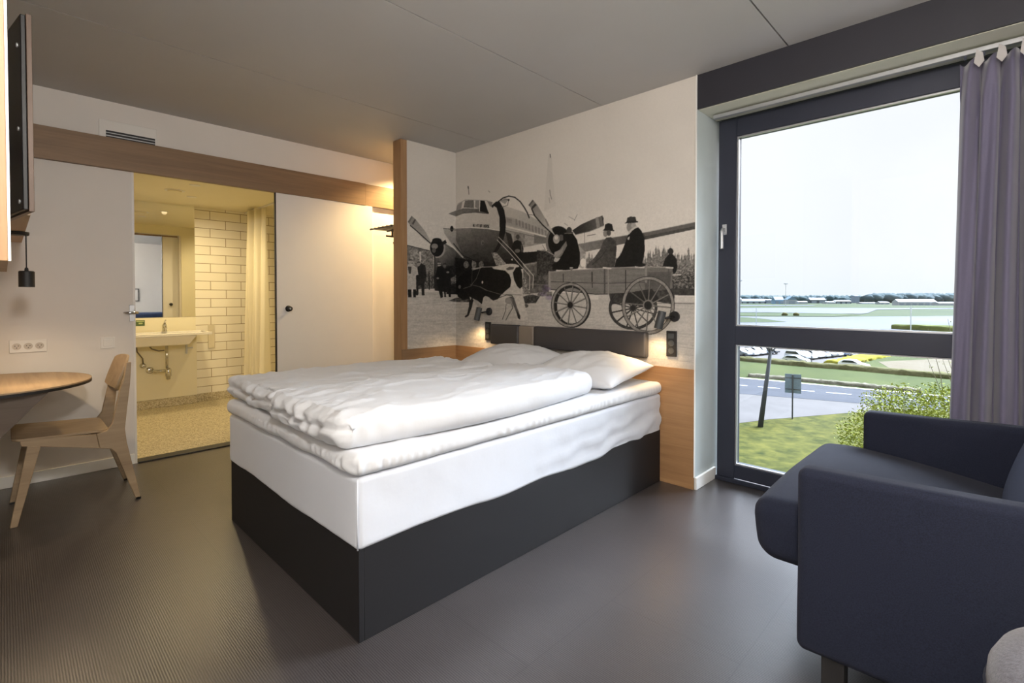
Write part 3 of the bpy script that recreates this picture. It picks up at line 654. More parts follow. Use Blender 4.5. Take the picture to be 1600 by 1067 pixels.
    c.ell(a_(955,374), (2.9,3.9), .26); c.poly(A((900,470),(922,412),(950,398),(982,412),(1002,470),(996,560),(980,610),(920,600),(905,530)), .07); c.ell(a_(952,490), (4.2,3), .42); c.line(A((984,440),(990,500)), .6, .6)
    # ---- bystanders
    c.poly(A((60,480),(190,490),(190,640),(60,640)), .52, tex=.5, tn=c.n2)
    c.line(A((140,500),(143,560),(138,600)), 1.8, .82); c.line(A((100,510),(175,530)), .7, .7, alpha=.7)
    c.poly(A((118,630),(150,592),(185,612),(194,700),(176,765),(178,860),(155,862),(150,780),(128,780),(126,860),(108,862),(110,700)), .13, tex=.05); c.ell(a_(130,600), (2.2,3), .55)
    c.ell(a_(58,582), (2.8,3.5), .62); c.poly(A((12,690),(22,640),(42,602),(78,602),(118,635),(126,690),(106,706),(108,812),(22,812),(30,706)), .68, tex=.12, tn=c.n2)
    c.poly(A((38,622),(70,622),(64,680),(48,680)), .25); c.ell(a_(118,700), (2,2), .1); c.ell(a_(14,690), (2,2.4), .12)
    c.poly(A((38,812),(68,812),(70,878),(42,878)), .07); c.poly(A((82,812),(108,812),(106,878),(84,878)), .07); c.line(A((214,665),(218,810)), 1.6, .08)
    c.ell(a_(300,600), (3,3.4), .62); c.poly(A((280,606),(322,606),(318,598),(284,598)), .15); c.poly(A((268,700),(285,625),(320,612),(345,640),(345,800),(325,805),(332,876),(312,884),(290,800)), .07); c.ell(a_(288,718), (2,1.6), .5)
    c.ell(a_(345,614), (2.2,2.8), .40); c.poly(A((345,640),(375,625),(402,660),(402,780),(392,790),(398,876),(380,876),(368,790),(352,800),(358,876),(342,876),(340,790)), .08); c.ell(a_(372,668), (2.4,1.4), .5)
    c.poly(A((395,720),(440,690),(440,760),(400,770)), .40, tex=.5, tn=c.n2)
    for x in (525, 590, 650): c.ell(a_(x, 605), (4,5.5), .42, tex=.3, tn=c.n2)
    c.line(A((578,570),(580,650)), .8, .62)
    # debris on the apron, barrow behind the cow
    c.poly(A((380,905),(440,880),(560,880),(600,905),(560,918),(420,915)), .30, tex=.35, tn=c.n2)
    c.poly(A((985,740),(1010,700),(1050,800),(1060,850),(1000,860)), .5, tex=.6, tn=c.n2)
    c.poly(A((1000,872),(1060,850),(1140,870),(1105,925),(1015,930)), .26, tex=.3, tn=c.n2); c.ell(a_(1024,948), (3.4,3), .30); c.line(A((980,856),(1235,850)), 1.3, .70, tex=.5)
    c.poly(A((1120,835),(1240,830),(1240,870),(1120,868)), .45, tex=.5, tn=c.n2)
    # ---- cow
    c.poly(A((548,850),(562,838),(585,905),(572,960),(545,1032),(520,1046),(512,1036),(532,1020),(548,950)), .12); c.poly(A((548,850),(562,838),(572,880),(560,900)), .7)
    c.poly(A((580,890),(640,905),(655,940),(646,1000),(636,1036),(616,1042),(612,1020),(622,990),(618,950),(590,915)), .66, tex=.2)
    c.poly(A((740,625),(800,612),(870,598),(930,598),(962,612),(975,640),(985,720),(985,800),(990,860),(1010,930),(1030,1000),(1040,1067),(950,1067),(948,1000),(930,950),(900,895),(862,930),(850,985),(838,1067),(812,1067),(845,985),(850,935),(800,905),(740,905),(700,870),(800,700)), .76, tex=.10)
    c.poly(A((855,930),(912,925),(905,965),(868,1030),(848,1067),(818,1067),(850,1000)), .70, tex=.1); c.line(A((905,930),(912,965),(880,1020),(856,1067)), 1.3, .36); c.line(A((858,935),(852,990),(826,1062)), 1.0, .3)
    c.poly(A((884,872),(905,870),(930,900),(948,960),(975,1030),(972,1060),(945,1010),(925,960)), .34); c.poly(A((940,985),(975,1030),(975,1064),(955,1050)), .10)
    c.ell(a_(880,905), (6,5.5), .50, alpha=.75); c.line(A((800,880),(860,858),(905,862),(925,890)), 1.1, .25)
    c.poly(A((562,650),(600,640),(650,628),(750,640),(850,655),(886,690),(900,735),(893,790),(850,826),(812,862),(790,892),(750,905),(710,880),(680,868),(668,880),(655,935),(620,905),(575,885),(548,868),(500,830),(455,800),(440,762),(470,700),(520,660)), .055, tex=.03)
    c.poly(A((668,880),(685,864),(720,880),(735,905),(690,905)), .66)
    c.poly(A((436,760),(500,790),(552,850),(548,890),(500,900),(455,872),(440,820)), .07, tex=.08, tn=c.n2); c.ell(a_(470,790), (2,3), .4)
    c.poly(A((914,672),(940,628),(975,622),(992,680),(992,790),(972,806),(950,786),(925,735)), .07)
    c.poly(A((855,640),(885,622),(925,626),(918,644),(872,652)), .22, alpha=.8)
    c.line(A((580,650),(660,625),(750,622)), 1.1, .6); c.line(A((575,640),(640,632)), 1.8, .66); c.line(A((640,640),(610,720),(560,785),(500,805)), .8, .42); c.line(A((576,640),(572,720),(572,790)), .7, .35)
    c.line(A((560,770),(640,790),(700,820),(800,850),(985,858)), .9, .42); c.line(A((640,790),(700,822)), 1.6, .36); c.ell(a_(660,752), (1.2,2.2), .8)
    # rails of the steps, in front
    for p in (A((782,398),(880,500),(1055,700),(1052,815)), A((795,375),(900,480),(1086,698),(1080,800)), A((1000,600),(1086,698))): c.line(p, .95, .80)
    # ---- right engine
    for p in (C((560,900),(620,1010),(820,1067)),): c.line(p, 1.0, .5)
    c.ell(c_(800,855), (20,25), (855,378,.46,890,378,.10)); c.ell(c_(812,850), (17.5,22.5), .06); c.ell(c_(800,690), (9.6,7.6), .08, tex=.05)
    c.poly(C((740,1010),(850,960),(920,850),(935,880),(890,990),(800,1067),(740,1067)), .56, tex=.06)
    c.ell(c_(770,810), (5.2,7.2), .62); c.ell(c_(768,790), (2.7,3), .80); c.ell(c_(840,790), (4.5,5), .50, alpha=.6)
    c.poly(C((345,295),(410,210),(478,290),(540,390),(600,495),(640,560),(690,650),(745,745),(720,745),(640,680),(560,600),(440,460),(390,345)), (828,318,.50,860,362,.72))
    c.poly(C((345,295),(410,210),(426,228),(362,312)), .34); c.poly(C((392,330),(448,268),(472,292),(410,356)), .22); c.line(C((395,350),(440,455),(560,595),(720,740)), 1.9, .09); c.poly(C((590,500),(612,500),(660,600),(640,620)), .5)
    c.poly(B((235,213),(310,163),(400,122),(484,90),(498,108),(497,172),(450,196),(380,222),(262,250)), (900,350,.16,940,338,.40)); c.poly(B((428,108),(452,99),(466,180),(440,196)), .52); c.line(B((484,92),(497,172)), 1.2, .15); c.line(B((262,250),(380,222),(497,174)), 1.0, .55)
    for p in (C((960,470),(1050,520)), C((1040,530),(1085,440)), C((890,570),(940,605))): c.line(p, .9, .5, alpha=.8)
    c.line(B((360,258),(430,245)), .9, .25); c.line(B((338,228),(338,330)), .7, .35)
    # far wing to the right
    c.poly(B((280,330),(600,268),(860,228),(1290,138),(1290,196),(1262,202),(860,287),(600,338),(330,395),(270,400)), (900,375,.50,1000,360,.26), tex=.05)
    c.line(B((280,330),(600,268),(860,228),(1290,138)), .9, .55)
    c.poly(B((830,238),(1290,140),(1290,170),(840,262)), .42, alpha=.6)
    c.poly(B((-60,380),(0,375),(110,430),(100,560),(-60,600)), .22, tex=.3, tn=c.n2); c.poly(B((90,440),(130,445),(120,480),(80,470)), .72); c.line(B((-60,375),(20,385),(110,435)), .9, .7)
    c.poly(B((285,330),(350,400),(330,530),(290,520)), .62, tex=.2)
    # ---- trees
    def spruces(x0, x1, base, top, g, seed, stp):
        r = np.random.RandomState(seed); x = x0
        while x < x1:
            h = (base-top)*(.55+.45*r.rand()); w2 = h*.16+6; pts = [(x, base)]; n = 5
            for k in range(n): y = base-h*(k+.3)/n; pts += [(x-w2*(1-k/n), y+8), (x-w2*.45*(1-k/n), y-2)]
            pts += [(x, base-h)]
            for k in range(n-1, -1, -1): y = base-h*(k+.3)/n; pts += [(x+w2*.45*(1-k/n), y-2), (x+w2*(1-k/n), y+8)]
            c.poly(B(*pts), g+.12*(r.rand()-.5), tex=.25, tn=c.n2); x += stp*(.5+r.rand())
    spruces(360, 660, 520, 385, .46, 5, 22); c.poly(B((350,450),(640,440),(640,530),(350,530)), .44, tex=.5, tn=c.n2)
    spruces(820, 1290, 560, 330, .40, 6, 20); spruces(830, 1290, 590, 380, .46, 8, 26)
    c.poly(B((820,500),(1290,490),(1290,610),(820,600)), .42, tex=.5, tn=c.n2)
    c.poly(B((1060,580),(1290,575),(1290,712),(1060,700)), .30, tex=.7, tn=c.n2); c.line(B((1060,585),(1140,583)), 1.2, .85)
    c.poly(B((1050,695),(1290,700),(1290,758),(1050,752)), .22, tex=.12)
    c.poly(B((380,752),(455,752),(455,790),(380,790)), .80); c.poly(B((900,760),(1290,766),(1290,812),(900,812)), .76, tex=.05); c.line(B((900,818),(1290,824)), 1.1, .38)
    c.ell(b_(326,482), (4.6,6.6), .86); c.line(B((350,440),(356,530)), .8, .6)
    # ---- men on the wagon
    c.poly(B((68,540),(72,492),(120,468),(150,420),(165,330),(158,262),(190,236),(240,238),(275,290),(300,400),(300,485),(282,532),(180,545)), .06, tex=.03)
    c.poly(B((75,430),(110,400),(185,300),(192,340),(150,420),(110,450)), .55, alpha=.8); c.poly(B((165,240),(245,238),(240,226),(190,222)), .16); c.ell(b_(210,214), (4.2,5.5), .22); c.line(B((172,238),(244,236)), .9, .5)
    c.poly(B((350,525),(358,500),(420,440),(470,368),(496,300),(520,272),(558,268),(598,300),(606,360),(598,440),(585,522),(470,530)), (905,400,.34,960,390,.24), tex=.10); c.line(B((400,500),(480,430),(520,370)), 1.0, .18)
    c.ell(b_(512,238), (3.6,5.5), .52); c.poly(B((488,214),(586,220),(584,208),(500,204)), .10); c.poly(B((502,210),(510,162),(538,152),(568,162),(578,212)), .12); c.ell(b_(540,235), (3.4,4.5), .32)
    c.poly(B((585,526),(600,462),(640,410),(672,330),(700,250),(740,205),(785,186),(812,215),(838,280),(840,380),(828,450),(815,500),(700,530)), .075, tex=.03)
    c.ell(b_(716,186), (5.2,7.6), .52); c.ell(b_(746,172), (4,4.6), .62); c.poly(B((700,232),(728,200),(772,172),(778,184),(735,215),(708,248)), .72); c.poly(B((695,275),(715,262),(710,292),(697,290)), .66)
    c.poly(B((670,156),(786,146),(782,136),(690,140)), .12); c.poly(B((688,146),(694,108),(720,97),(762,100),(772,142)), .20); c.line(B((690,140),(772,136)), 1.2, .08)
    c.ell(b_(1055,388), (4.4,5.2), .16); c.poly(B((988,512),(1008,450),(1040,412),(1075,412),(1105,450),(1112,520),(1100,560),(1080,578),(1062,520)), .09)
    # ---- wagon: far wheel, box, near wheels
    def wheel(cx, cy, rx, ry, th, g, n, ph, hub, hg, shade=0):
        if shade: c.ring((cx+shade, cy+1), (rx, ry), (rx-th*1.6, ry-th*1.6), .10)
        for k in range(n):
            t = ph+2*PI*k/n; c.line([(cx, cy), (cx+(rx-1)*math.cos(t), cy+(ry-1)*math.sin(t))], 1.7, g-.06)
            c.line([(cx+.7, cy+.9), (cx+(rx-1)*math.cos(t)+.7, cy+(ry-1)*math.sin(t)+.9)], .7, .14, alpha=.8)
        c.ring((cx, cy), (rx, ry), (rx-th, ry-th), g, tex=.12); c.ring((cx, cy), (rx+.5, ry+.5), (rx-.5, ry-.5), .14); c.ring((cx, cy), (rx-th+.4, ry-th+.4), (rx-th-.5, ry-th-.5), .16)
        c.ell((cx, cy), hub, hg); c.ell((cx-.3, cy), (hub[0]*.74, hub[1]*.74), .12); 
    c.poly(B((540,740),(1060,700),(1090,760),(1080,830),(900,800),(560,830)), .16, tex=.2, alpha=.9)
    wheel(*b_(742, 860), 37.5, 33.5, 3.4, .22, 12, .3, (5, 5), .2)
    c.poly(B((40,560),(235,545),(520,527),(840,515),(1070,522),(1072,600),(1060,700),(840,726),(520,748),(430,745),(60,705),(40,680)), (860,430,.50,1050,440,.40), tex=.10, tn=c.n3)
    c.poly(B((840,560),(1060,560),(1050,700),(840,720)), .22, alpha=.45)
    for y0, y1 in ((640,655),): c.line(B((60,y0),(500,y1),(840,y1-10)), .9, .20)
    c.line(B((40,560),(235,545),(520,527),(840,515),(1070,522)), 1.2, .62); c.line(B((55,705),(430,745),(680,738)), 1.2, .16)
    for x, y0, y1, wd, gg in ((45,560,700,3.2,.58),(228,540,705,3.0,.48),(160,575,640,1,.14),(400,560,640,1.6,.12),(402,650,690,1,.14),(505,540,740,2.4,.30),(535,540,742,2.2,.52),(680,545,720,1.3,.14),(850,505,640,3.6,.50),(1040,530,690,1.6,.30)): c.line(B((x,y0),(x+1,y1)), wd, gg)
    c.line(B((218,526),(238,526)), 1.6, .8); c.line(B((495,524),(556,530)), 2.4, .78); c.line(B((765,516),(830,520)), 3.0, .74); c.line(B((1020,522),(1072,526)), 2.4, .74); c.ell(b_(800,500), (9,3.2), .10)
    c.poly(B((640,740),(900,700),(960,780),(860,860),(700,820)), .12, alpha=.85)
    wheel(*b_(220, 835), 29.8, 34.6, 4.2, .55, 12, .15, (5.6, 6.8), .46, 2.2)
    wheel(*b_(868, 838), 41.0, 45.2, 5.0, .52, 12, .08, (8.2, 9), .46, 0)
    # heads and caps of the bystanders
    for x, y in ((58,574), (300,592), (345,607), (130,592)): c.poly(A((x-14,y-2),(x-10,y-14),(x+10,y-14),(x+14,y-2)), .16, alpha=.8)
    # photographic tone and grain, strongest in the busy lower part
    low = np.clip((c.v-300)/60, 0, 1); g_ = (.045*c.n2+.05*c.n5*(c.u < 860)+.03*c.n1)*low+.012*c.n2; k_ = c.vnoise(.7, .7, 77, 1)*.05*(low*.8+.2)
    c.a = c.a+(g_+k_)[..., None]
    b = c.a.copy(); b[1:-1, 1:-1] = (c.a[1:-1, 1:-1]*4+c.a[:-2, 1:-1]+c.a[2:, 1:-1]+c.a[1:-1, :-2]+c.a[1:-1, 2:])/8; c.a = b
    # ink scribble left of the wagon
    c.a[...] = np.clip(c.a, .02, 1)
    for (x, y, rx, ry, al) in ((1195,810,8,4.5,.55),(1165,850,7,4,.4),(1215,880,6,5,.45),(1190,780,5,2.5,.4)):
        px_, py_ = a_(x, y); q = ((c.u-px_)/rx)**2+((c.v-py_)/ry)**2; m = (np.clip(1-q, 0, 1)**.5*al*(.7+1.2*c.n2))[..., None].clip(0, 1); c.a = c.a*(1-m)+np.array([.36,.29,.52], np.float32)*m
    return c
_cv = paint()
_fw = np.array([-math.sin(YAW)*math.cos(PIT), math.cos(YAW)*math.cos(PIT), -math.sin(PIT)]); _rt = np.array([math.cos(YAW), math.sin(YAW), 0]); _up = np.cross(_rt, _fw)
def mural_mesh(name, O, du, nu, nv, z0, z1, parent):
    """dense flat grid carrying the print as a colour attribute"""
    s = np.linspace(0, 1, nu+1); t = np.linspace(0, 1, nv+1); Sg, Tg = np.meshgrid(s, t)
    P = np.zeros(((nu+1)*(nv+1), 3)); P[:, 0] = O[0]+du[0]*Sg.ravel(); P[:, 1] = O[1]+du[1]*Sg.ravel(); P[:, 2] = z0+(z1-z0)*Tg.ravel()
    D = P-np.array([0, 0, CH]); wd = D@_fw; U = 800+FPX*(D@_rt)/wd; V = CY0-FPX*(D@_up)/wd
    x = np.clip((U-U0)*SS, 1, _cv.w-3); y = np.clip((V-V0)*SS, 1, _cv.h-3); xi = x.astype(int); yi = y.astype(int); fx = (x-xi)[:, None]; fy = (y-yi)[:, None]; a = _cv.a
    col = (a[yi,xi]*(1-fx)+a[yi,xi+1]*fx)*(1-fy)+(a[yi+1,xi]*(1-fx)+a[yi+1,xi+1]*fx)*fy
    col = np.clip(col, .02, 1)*np.array([1.0, .975, .94]); col = np.where(col > .04045, ((col+.055)/1.055)**2.4, col/12.92)
    me = bpy.data.meshes.new(name); nvt = len(P); me.vertices.add(nvt); base = np.array(_world(parent)); me.vertices.foreach_set('co', (P-base).astype(np.float32).ravel())
    i = np.arange(nu); j = np.arange(nv); I, J = np.meshgrid(i, j); q = (J*(nu+1)+I).ravel(); F = np.stack([q, q+1, q+nu+2, q+nu+1], 1).astype(np.int32); nf = len(F)
    me.loops.add(nf*4); me.loops.foreach_set('vertex_index', F.ravel()); me.polygons.add(nf); me.polygons.foreach_set('loop_start', np.arange(0, nf*4, 4, dtype=np.int32)); me.polygons.foreach_set('loop_total', np.full(nf, 4, np.int32))
    me.update(calc_edges=True); at = me.color_attributes.new('print', 'FLOAT_COLOR', 'POINT'); at.data.foreach_set('color', np.concatenate([col, np.ones((nvt, 1))], 1).astype(np.float32).ravel())
    me.materials.append(M['print']); o = bpy.data.objects.new(name, me); link(o, parent); return o
def print_mat():
    m, N, L, P = new_mat('printed_wallpaper'); a = N.new('ShaderNodeVertexColor'); a.layer_name = 'print'; L.new(a.outputs[0], P.inputs['Base Color']); P.inputs['Roughness'].default_value = .6; P.inputs['Specular IOR Level'].default_value = .3; return m
M['print'] = print_mat()
mu_ = empty('photo_mural', (-2.5, YM, .765), 'black-and-white photo mural of an airliner, a cow and a wagon with men, above the bed', 'mural')
mural_mesh('mural_sheet', (XS, YM-.0005), (XR-.004-XS, 0), 640, 470, .7655, HC-.001, mu_)
mural_mesh('mural_sheet', (XS-.0005, 2.508), (0, YM-2.508), 170, 470, .7655, HC-.001, mu_)

# ------------------------------------------------------------------ bed
bx0, bx1, by0, by1 = -3.0, -1.597, .862, 3.045
bd = empty('bed_base', (-2.3, 1.95, 0), 'black cloth-covered box base of the double bed', 'bed')
obj('front_panel', BX(((bx0, by0, 0), (bx1, by0+.02, .345))), M['bedbase'], bd, bevel=.002)
obj('side_panel', BX(((bx1-.02, by0+.0205, 0), (bx1, by1, .345))), M['bedbase'], bd, bevel=.002)
obj('side_panel', BX(((bx0, by0+.0205, 0), (bx0+.02, by1, .345))), M['bedbase'], bd, bevel=.002)
obj('platform', BX(((bx0+.021, by0+.021, .02), (bx1-.021, by1, .34))), M['bedbase'], bd)
def d_matt(p, n):
    v = Vector((0, 0, 0))
    side = 1-abs(n.z)
    if p.z < .42:
        t = (.42-p.z)/.1
        v.z += t*(.004*math.sin(p.x*5+p.y*3.1)+.012*nz3((p.x*2, p.y*2, 0), 1.2)+.006)
    # drag wrinkles towards the head end on the window side
    if n.x > .5:
        k = max(0, min(1, (p.y-1.7)/1.0))
        s = p.z*1.0-(p.y-2.2)*.10
        v += n*(.010*k*math.sin(s*62+5*nz3(p, 2.5))*max(0, min(1, (.55-p.z)/.1)))
    v += n*(.0035*nz3(p, 5))*side
    return v
ma = obj('mattress', soft((bx0-.006, by0-.008, .318), (bx1+.008, by1-.002, .588), .022, .022, d_matt), M['linen2'], smooth=True); tag(ma, 'thick mattress in a white fitted sheet on the black bed base', 'mattress')
sm = obj('seam', TB([(bx1+.004, by0-.006, .335), (bx1+.006, by0-.008, .45), (bx1+.004, by0-.006, .585)], .003, 8), M['linen2'], ma, smooth=True, origin=(0, 0, 0))
def gather(p, n):
    # puckers along the lower rim, strongest near the corners of the foot end and along the sides
    side = 1-abs(n.z); v = n*(.004*nz3(p, 5)+.0015*nz3(p, 14))
    f = p.y if abs(n.x) > abs(n.y) else p.x
    amp = max(0, .35+.9*nz3((p.x*3, p.y*3, 0), 1.3))+.8*math.exp(-((p.y-.9)/.25)**2-((p.x+1.6)/.25)**2)
    low = max(0, min(1, (.665-p.z)/.05))
    v += n*side*low*.0065*amp*math.sin(f*135+14*nz3(p, 2.5))
    if n.z > .3: v.z += .004*nz3(p, 4)
    return v
tp_ = obj('mattress_topper', soft((bx0-.012, by0-.022, .590), (bx1+.022, by1-.004, .668), .034, .010, gather), M['linen'], smooth=True); tag(tp_, 'white mattress topper with puckered rim lying on the mattress', 'mattress topper')
def duvet_shape(seed, sx, bulge):
    def f(p, n):
        q = Vector((p.x+seed*3.7, p.y, p.z)); v = Vector((0, 0, 0))
        foot_ = max(0, min(1, (1.25-p.y)/.4))
        # long soft folds over the top
        if n.z > .2:
            v.z += .010*nz3((q.x*1.6, q.y*.9, 0), 2.0, 2)
            r = 1-abs(noise.noise(Vector((q.x*5+q.y*1.2, q.y*2.6-q.x*1.5, 1.3+seed)))*2.4); v.z += .008*max(0, r)**5
            r3 = 1-abs(noise.noise(Vector((q.x*9+q.y*2, q.y*4.5-q.x*3, 4.3+seed)))*2.6); v.z += .008*max(0, r3)**4
            foot = max(0, min(1, (1.35-p.y)/.45)); r2 = 1-abs(noise.noise(Vector((q.x*20+q.y*6, q.y*7, 2.1+seed)))*2.4); v.z += foot*.009*max(0, r2)**3
        side = 1-abs(n.z)
        if n.y < -.3:      # foot end: stacked layers with a crease between them
            v.y += .020*math.exp(-((p.z-.735-.012*math.sin(p.x*7+seed))/.010)**2)
            v.y += .012*nz3((q.x*7, q.z*20, 0), 1)+.006*math.sin(q.x*46+9*nz3(q, 3))
            v.z += .008*math.sin(q.x*9+seed)*(1 if p.z > .7 else .2)
        if abs(n.x) > .3: v.x += n.x*(.010*nz3(q, 2.5)+foot_*.004*math.sin(q.y*70+8*nz3(q, 2)))
        v += n*.002*nz3(q, 12)
        # plan outline: bulging side, pulled corners
        t = (p.y-.85)/1.45
        v.x += bulge*math.sin(PI*max(0, min(1, t)))*(1 if n.x > 0 or p.x > sx else .2)
        return v
    return f
def crease_band(x0, x1, y, z, seed):
    pts = [Vector((x0+(x1-x0)*i/60, y+.006*math.sin(i*.9+seed), z+.012*math.sin((x0+(x1-x0)*i/60)*7+seed))) for i in range(61)]
    return TB(pts, [.011+.004*math.sin(i*1.3) for i in range(61)], 8)
dv = obj('duvet', soft((-2.335, .815, .670), (-1.64, 2.37, .798), .058, .013, duvet_shape(1, -1.9, .07)), M['linen'], smooth=True)
tag(dv, 'folded white duvet on the window side of the bed', 'duvet', )
dv2 = obj('duvet', soft((-3.045, .850, .672), (-2.365, 2.28, .784), .05, .013, duvet_shape(5, -2.3, 0)), M['linen'], smooth=True)
tag(dv2, 'folded white duvet on the door side of the bed, its corner over the edge', 'duvet')
def pillow(cx, cy, cz, a, b, h, rz, seed, tilt=0):
    bm = bmesh.new(); n = 46; R = Matrix.Rotation(rz, 3, 'Z')@Matrix.Rotation(tilt, 3, 'X')
    G = {}
    for sgn in (1, -1):
        for i in range(n+1):
            for j in range(n+1):
                u = -1+2*i/n; v = -1+2*j/n; edge = i in (0, n) or j in (0, n)
                if edge and sgn == -1: G[(sgn, i, j)] = G[(1, i, j)]; continue
                pu = 1-abs(u)**2.6; pv = 1-abs(v)**2.6
                t = (max(0, pu)*max(0, pv))**.55
                # sides drawn in between the corners
                x = a*u*(1-.07*(1-v*v)); y = b*v*(1-.07*(1-u*u))
                z = sgn*h*t*(1 if sgn > 0 else .55)
                wr = .010*nz3((x*4+seed, y*4, sgn), 2)*t+.006*abs(noise.noise(Vector((x*14+seed, y*9, sgn))))*t
                z += sgn*wr
                if sgn > 0:
                    cr2 = 1-abs(noise.noise(Vector((x*7+seed*2, y*10-x*6, .5)))*3); z += .008*max(0, cr2)*t
                G[(sgn, i, j)] = bm.verts.new(Vector((cx, cy, cz))+R@Vector((x, y, z)))
    for sgn in (1, -1):
        for i in range(n):
            for j in range(n):
                bm.faces.new((G[(sgn, i, j)], G[(sgn, i+1, j)], G[(sgn, i+1, j+1)], G[(sgn, i, j+1)]))
    return bm
p1 = obj('pillow', pillow(-1.935, 2.70, .735, .335, .29, .115, math.radians(4), 2, math.radians(7)), M['linen'], smooth=True); tag(p1, 'plump white pillow on the window side, overlapping its neighbour', 'pillow')
p2 = obj('pillow', pillow(-2.665, 2.72, .735, .345, .28, .115, math.radians(-3), 9, math.radians(7)), M['linen'], smooth=True); tag(p2, 'white pillow on the door side, under the left reading lamp', 'pillow')

# headboard
hb = empty('headboard', (-2.45, YM, .9), 'low dark padded headboard with one taupe band, fixed on the mural', 'headboard')
def pad(x0, x1, z0=.815, z1=.992, t=.055): return soft((x0, YM-t, z0), (x1, YM-.001, z1), .016, .02)
obj('pad', pad(-3.215, -2.874), M['leather'], hb, smooth=True)
obj('band', pad(-2.873, -2.703, .817, .990, .052), M['strap'], hb, smooth=True)['label'] = 'taupe upholstered band'
obj('pad', pad(-2.702, -1.688), M['leather'], hb, smooth=True)
# sockets and reading lamps
def plate(x0, x1, label):
    t = empty('wall_socket', ((x0+x1)/2, YM, .92), label, 'socket')
    obj('plate', BX(((x0, YM-.012, .838), (x1, YM, 1.005))), M['black'], t, bevel=.002)
    for z in (.875, .925):
        r = obj('outlet', lathe(bmesh.new(), ((x0+x1)/2, YM-.012, z), [(.020, 0), (.020, .002), (.017, .002), (.016, 0.0005)], 24, (0,-1,0)), M['lampgrey'], t)
    obj('switch', BX((((x0+x1)/2-.02, YM-.016, .955), ((x0+x1)/2+.02, YM-.012, .99))), M['lampgrey'], t, bevel=.001)
plate(-1.560, -1.490, 'black upright socket plate under the right reading lamp')
plate(-3.325, -3.255, 'black upright socket plate under the left reading lamp')
def reading(x, label, tilt):
    t = empty('reading_lamp', (x, YM, 1.11), label, 'wall lamp')
    obj('wall_disc', lathe(bmesh.new(), (x, YM, 1.10), [(.034, 0), (.034, .014), (.031, .018)], 28, (0,-1,0)), M['black'], t, smooth=False)
    obj('joint', TB([(x, YM-.018, 1.10), (x-.02, YM-.05, 1.095), (x-.035, YM-.07, 1.09)], .008, 10), M['black'], t, smooth=True)
    c = Vector((x-.045, YM-.085, 1.135)); ax = Vector((math.sin(tilt)*-1, -.10, -1)).normalized()
    obj('shade', lathe(bmesh.new(), c, [(.001, 0), (.024, 0), (.026, .003), (.027, .115), (.024, .115), (.022, .106)], 28, ax), M['lampgrey'], t, smooth=False)
    obj('lens', lathe(bmesh.new(), c+ax*.106, [(.022, 0), (.022, .003)], 20, ax), M['bulb'], t)
    q = ax.to_track_quat('-Z', 'Y').to_euler()
    lamp('lamp_light', 'SPOT', c+ax*.118-Vector(_world(t)), 4.5, (1.0, .66, .32), t, q, spot_size=math.radians(125), spot_blend=.7, shadow_soft_size=.018)
reading(-1.505, 'dark grey wall spotlight right of the headboard, lit', .22)
reading(-3.275, 'dark grey wall spotlight left of the headboard, lit', .22)

# ------------------------------------------------------------------ desk, pendant, shelf, television
dk = empty('wall_desk', (-4.03, -.2, 0), 'wall-mounted desk with rounded oak top on a slanted dark bracket', 'desk')
poly = [(-3.555, YF)]+[(-4.03+.475*math.cos(a), -.09+.465*math.sin(a)) for a in [PI*i/40 for i in range(41)]]+[(-4.505, YF)]
obj('desk_top', prism(bmesh.new(), poly, 2, .716, .740), M['oaktop'], dk, bevel=.0015)
pe = [(-4.03+(p[0]+4.03)*1.002, p[1]+.001) for p in poly]
obj('edge_band', prism(bmesh.new(), pe, 2, .7165, .7315), M['black'], dk)['label'] = 'dark edge of the desk top'
obj('bracket', prism(bmesh.new(), [(.165, .715), (YF+.001, .715), (YF+.001, .045), (-.02, .478+.02)], 0, -3.68, -3.655), M['deskdark'], dk, bevel=.001)
obj('bracket', prism(bmesh.new(), [(.165, .715), (YF+.001, .715), (YF+.001, .045), (-.02, .478+.02)], 0, -4.36, -4.335), M['deskdark'], dk, bevel=.001)
sh = empty('wall_shelf', (-3.8, -.2, 1.58), 'long oak wall shelf seen from below, above the desk', 'shelf')
obj('board', BX(((-4.535, YF, 1.58), (-3.02, .086, 1.605))), M['oaktop'], sh, bevel=.001)
obj('back_rail', BX(((-4.535, YF, 1.52), (-3.02, YF+.02, 1.58))), M['oaktop'], sh)
pn = empty('pendant_lamp', (-3.77, .09, 1.58), 'small black cylinder lamp hanging on a cord over the desk, lit', 'pendant lamp')
obj('canopy', lathe(bmesh.new(), (-3.80, .055, 1.579), [(.048, 0), (.048, -.014), (.044, -.018)], 28), M['black'], pn)
obj('cord', TB([(-3.765, .088, 1.566), (-3.765, .088, 1.385)], .0028, 8), M['black'], pn)
obj('cord_grip', lathe(bmesh.new(), (-3.765, .088, 1.365), [(.006, .02), (.008, .012), (.009, 0)], 12), M['black'], pn)
obj('shade', lathe(bmesh.new(), (-3.765, .088, 1.280), [(.031, 0), (.0325, 0), (.0325, .083), (.028, .087), (.001, .087)], 32), M['black'], pn)
obj('lens', lathe(bmesh.new(), (-3.765, .088, 1.283), [(.031, 0), (.031, .002)], 28), M['bulb'], pn)
lamp('lamp_light', 'SPOT', (-3.765+3.77, -.002, 1.277-1.58), 13, (1.0, .74, .44), pn, (0, 0, 0), spot_size=math.radians(158), spot_blend=.55, shadow_soft_size=.028)
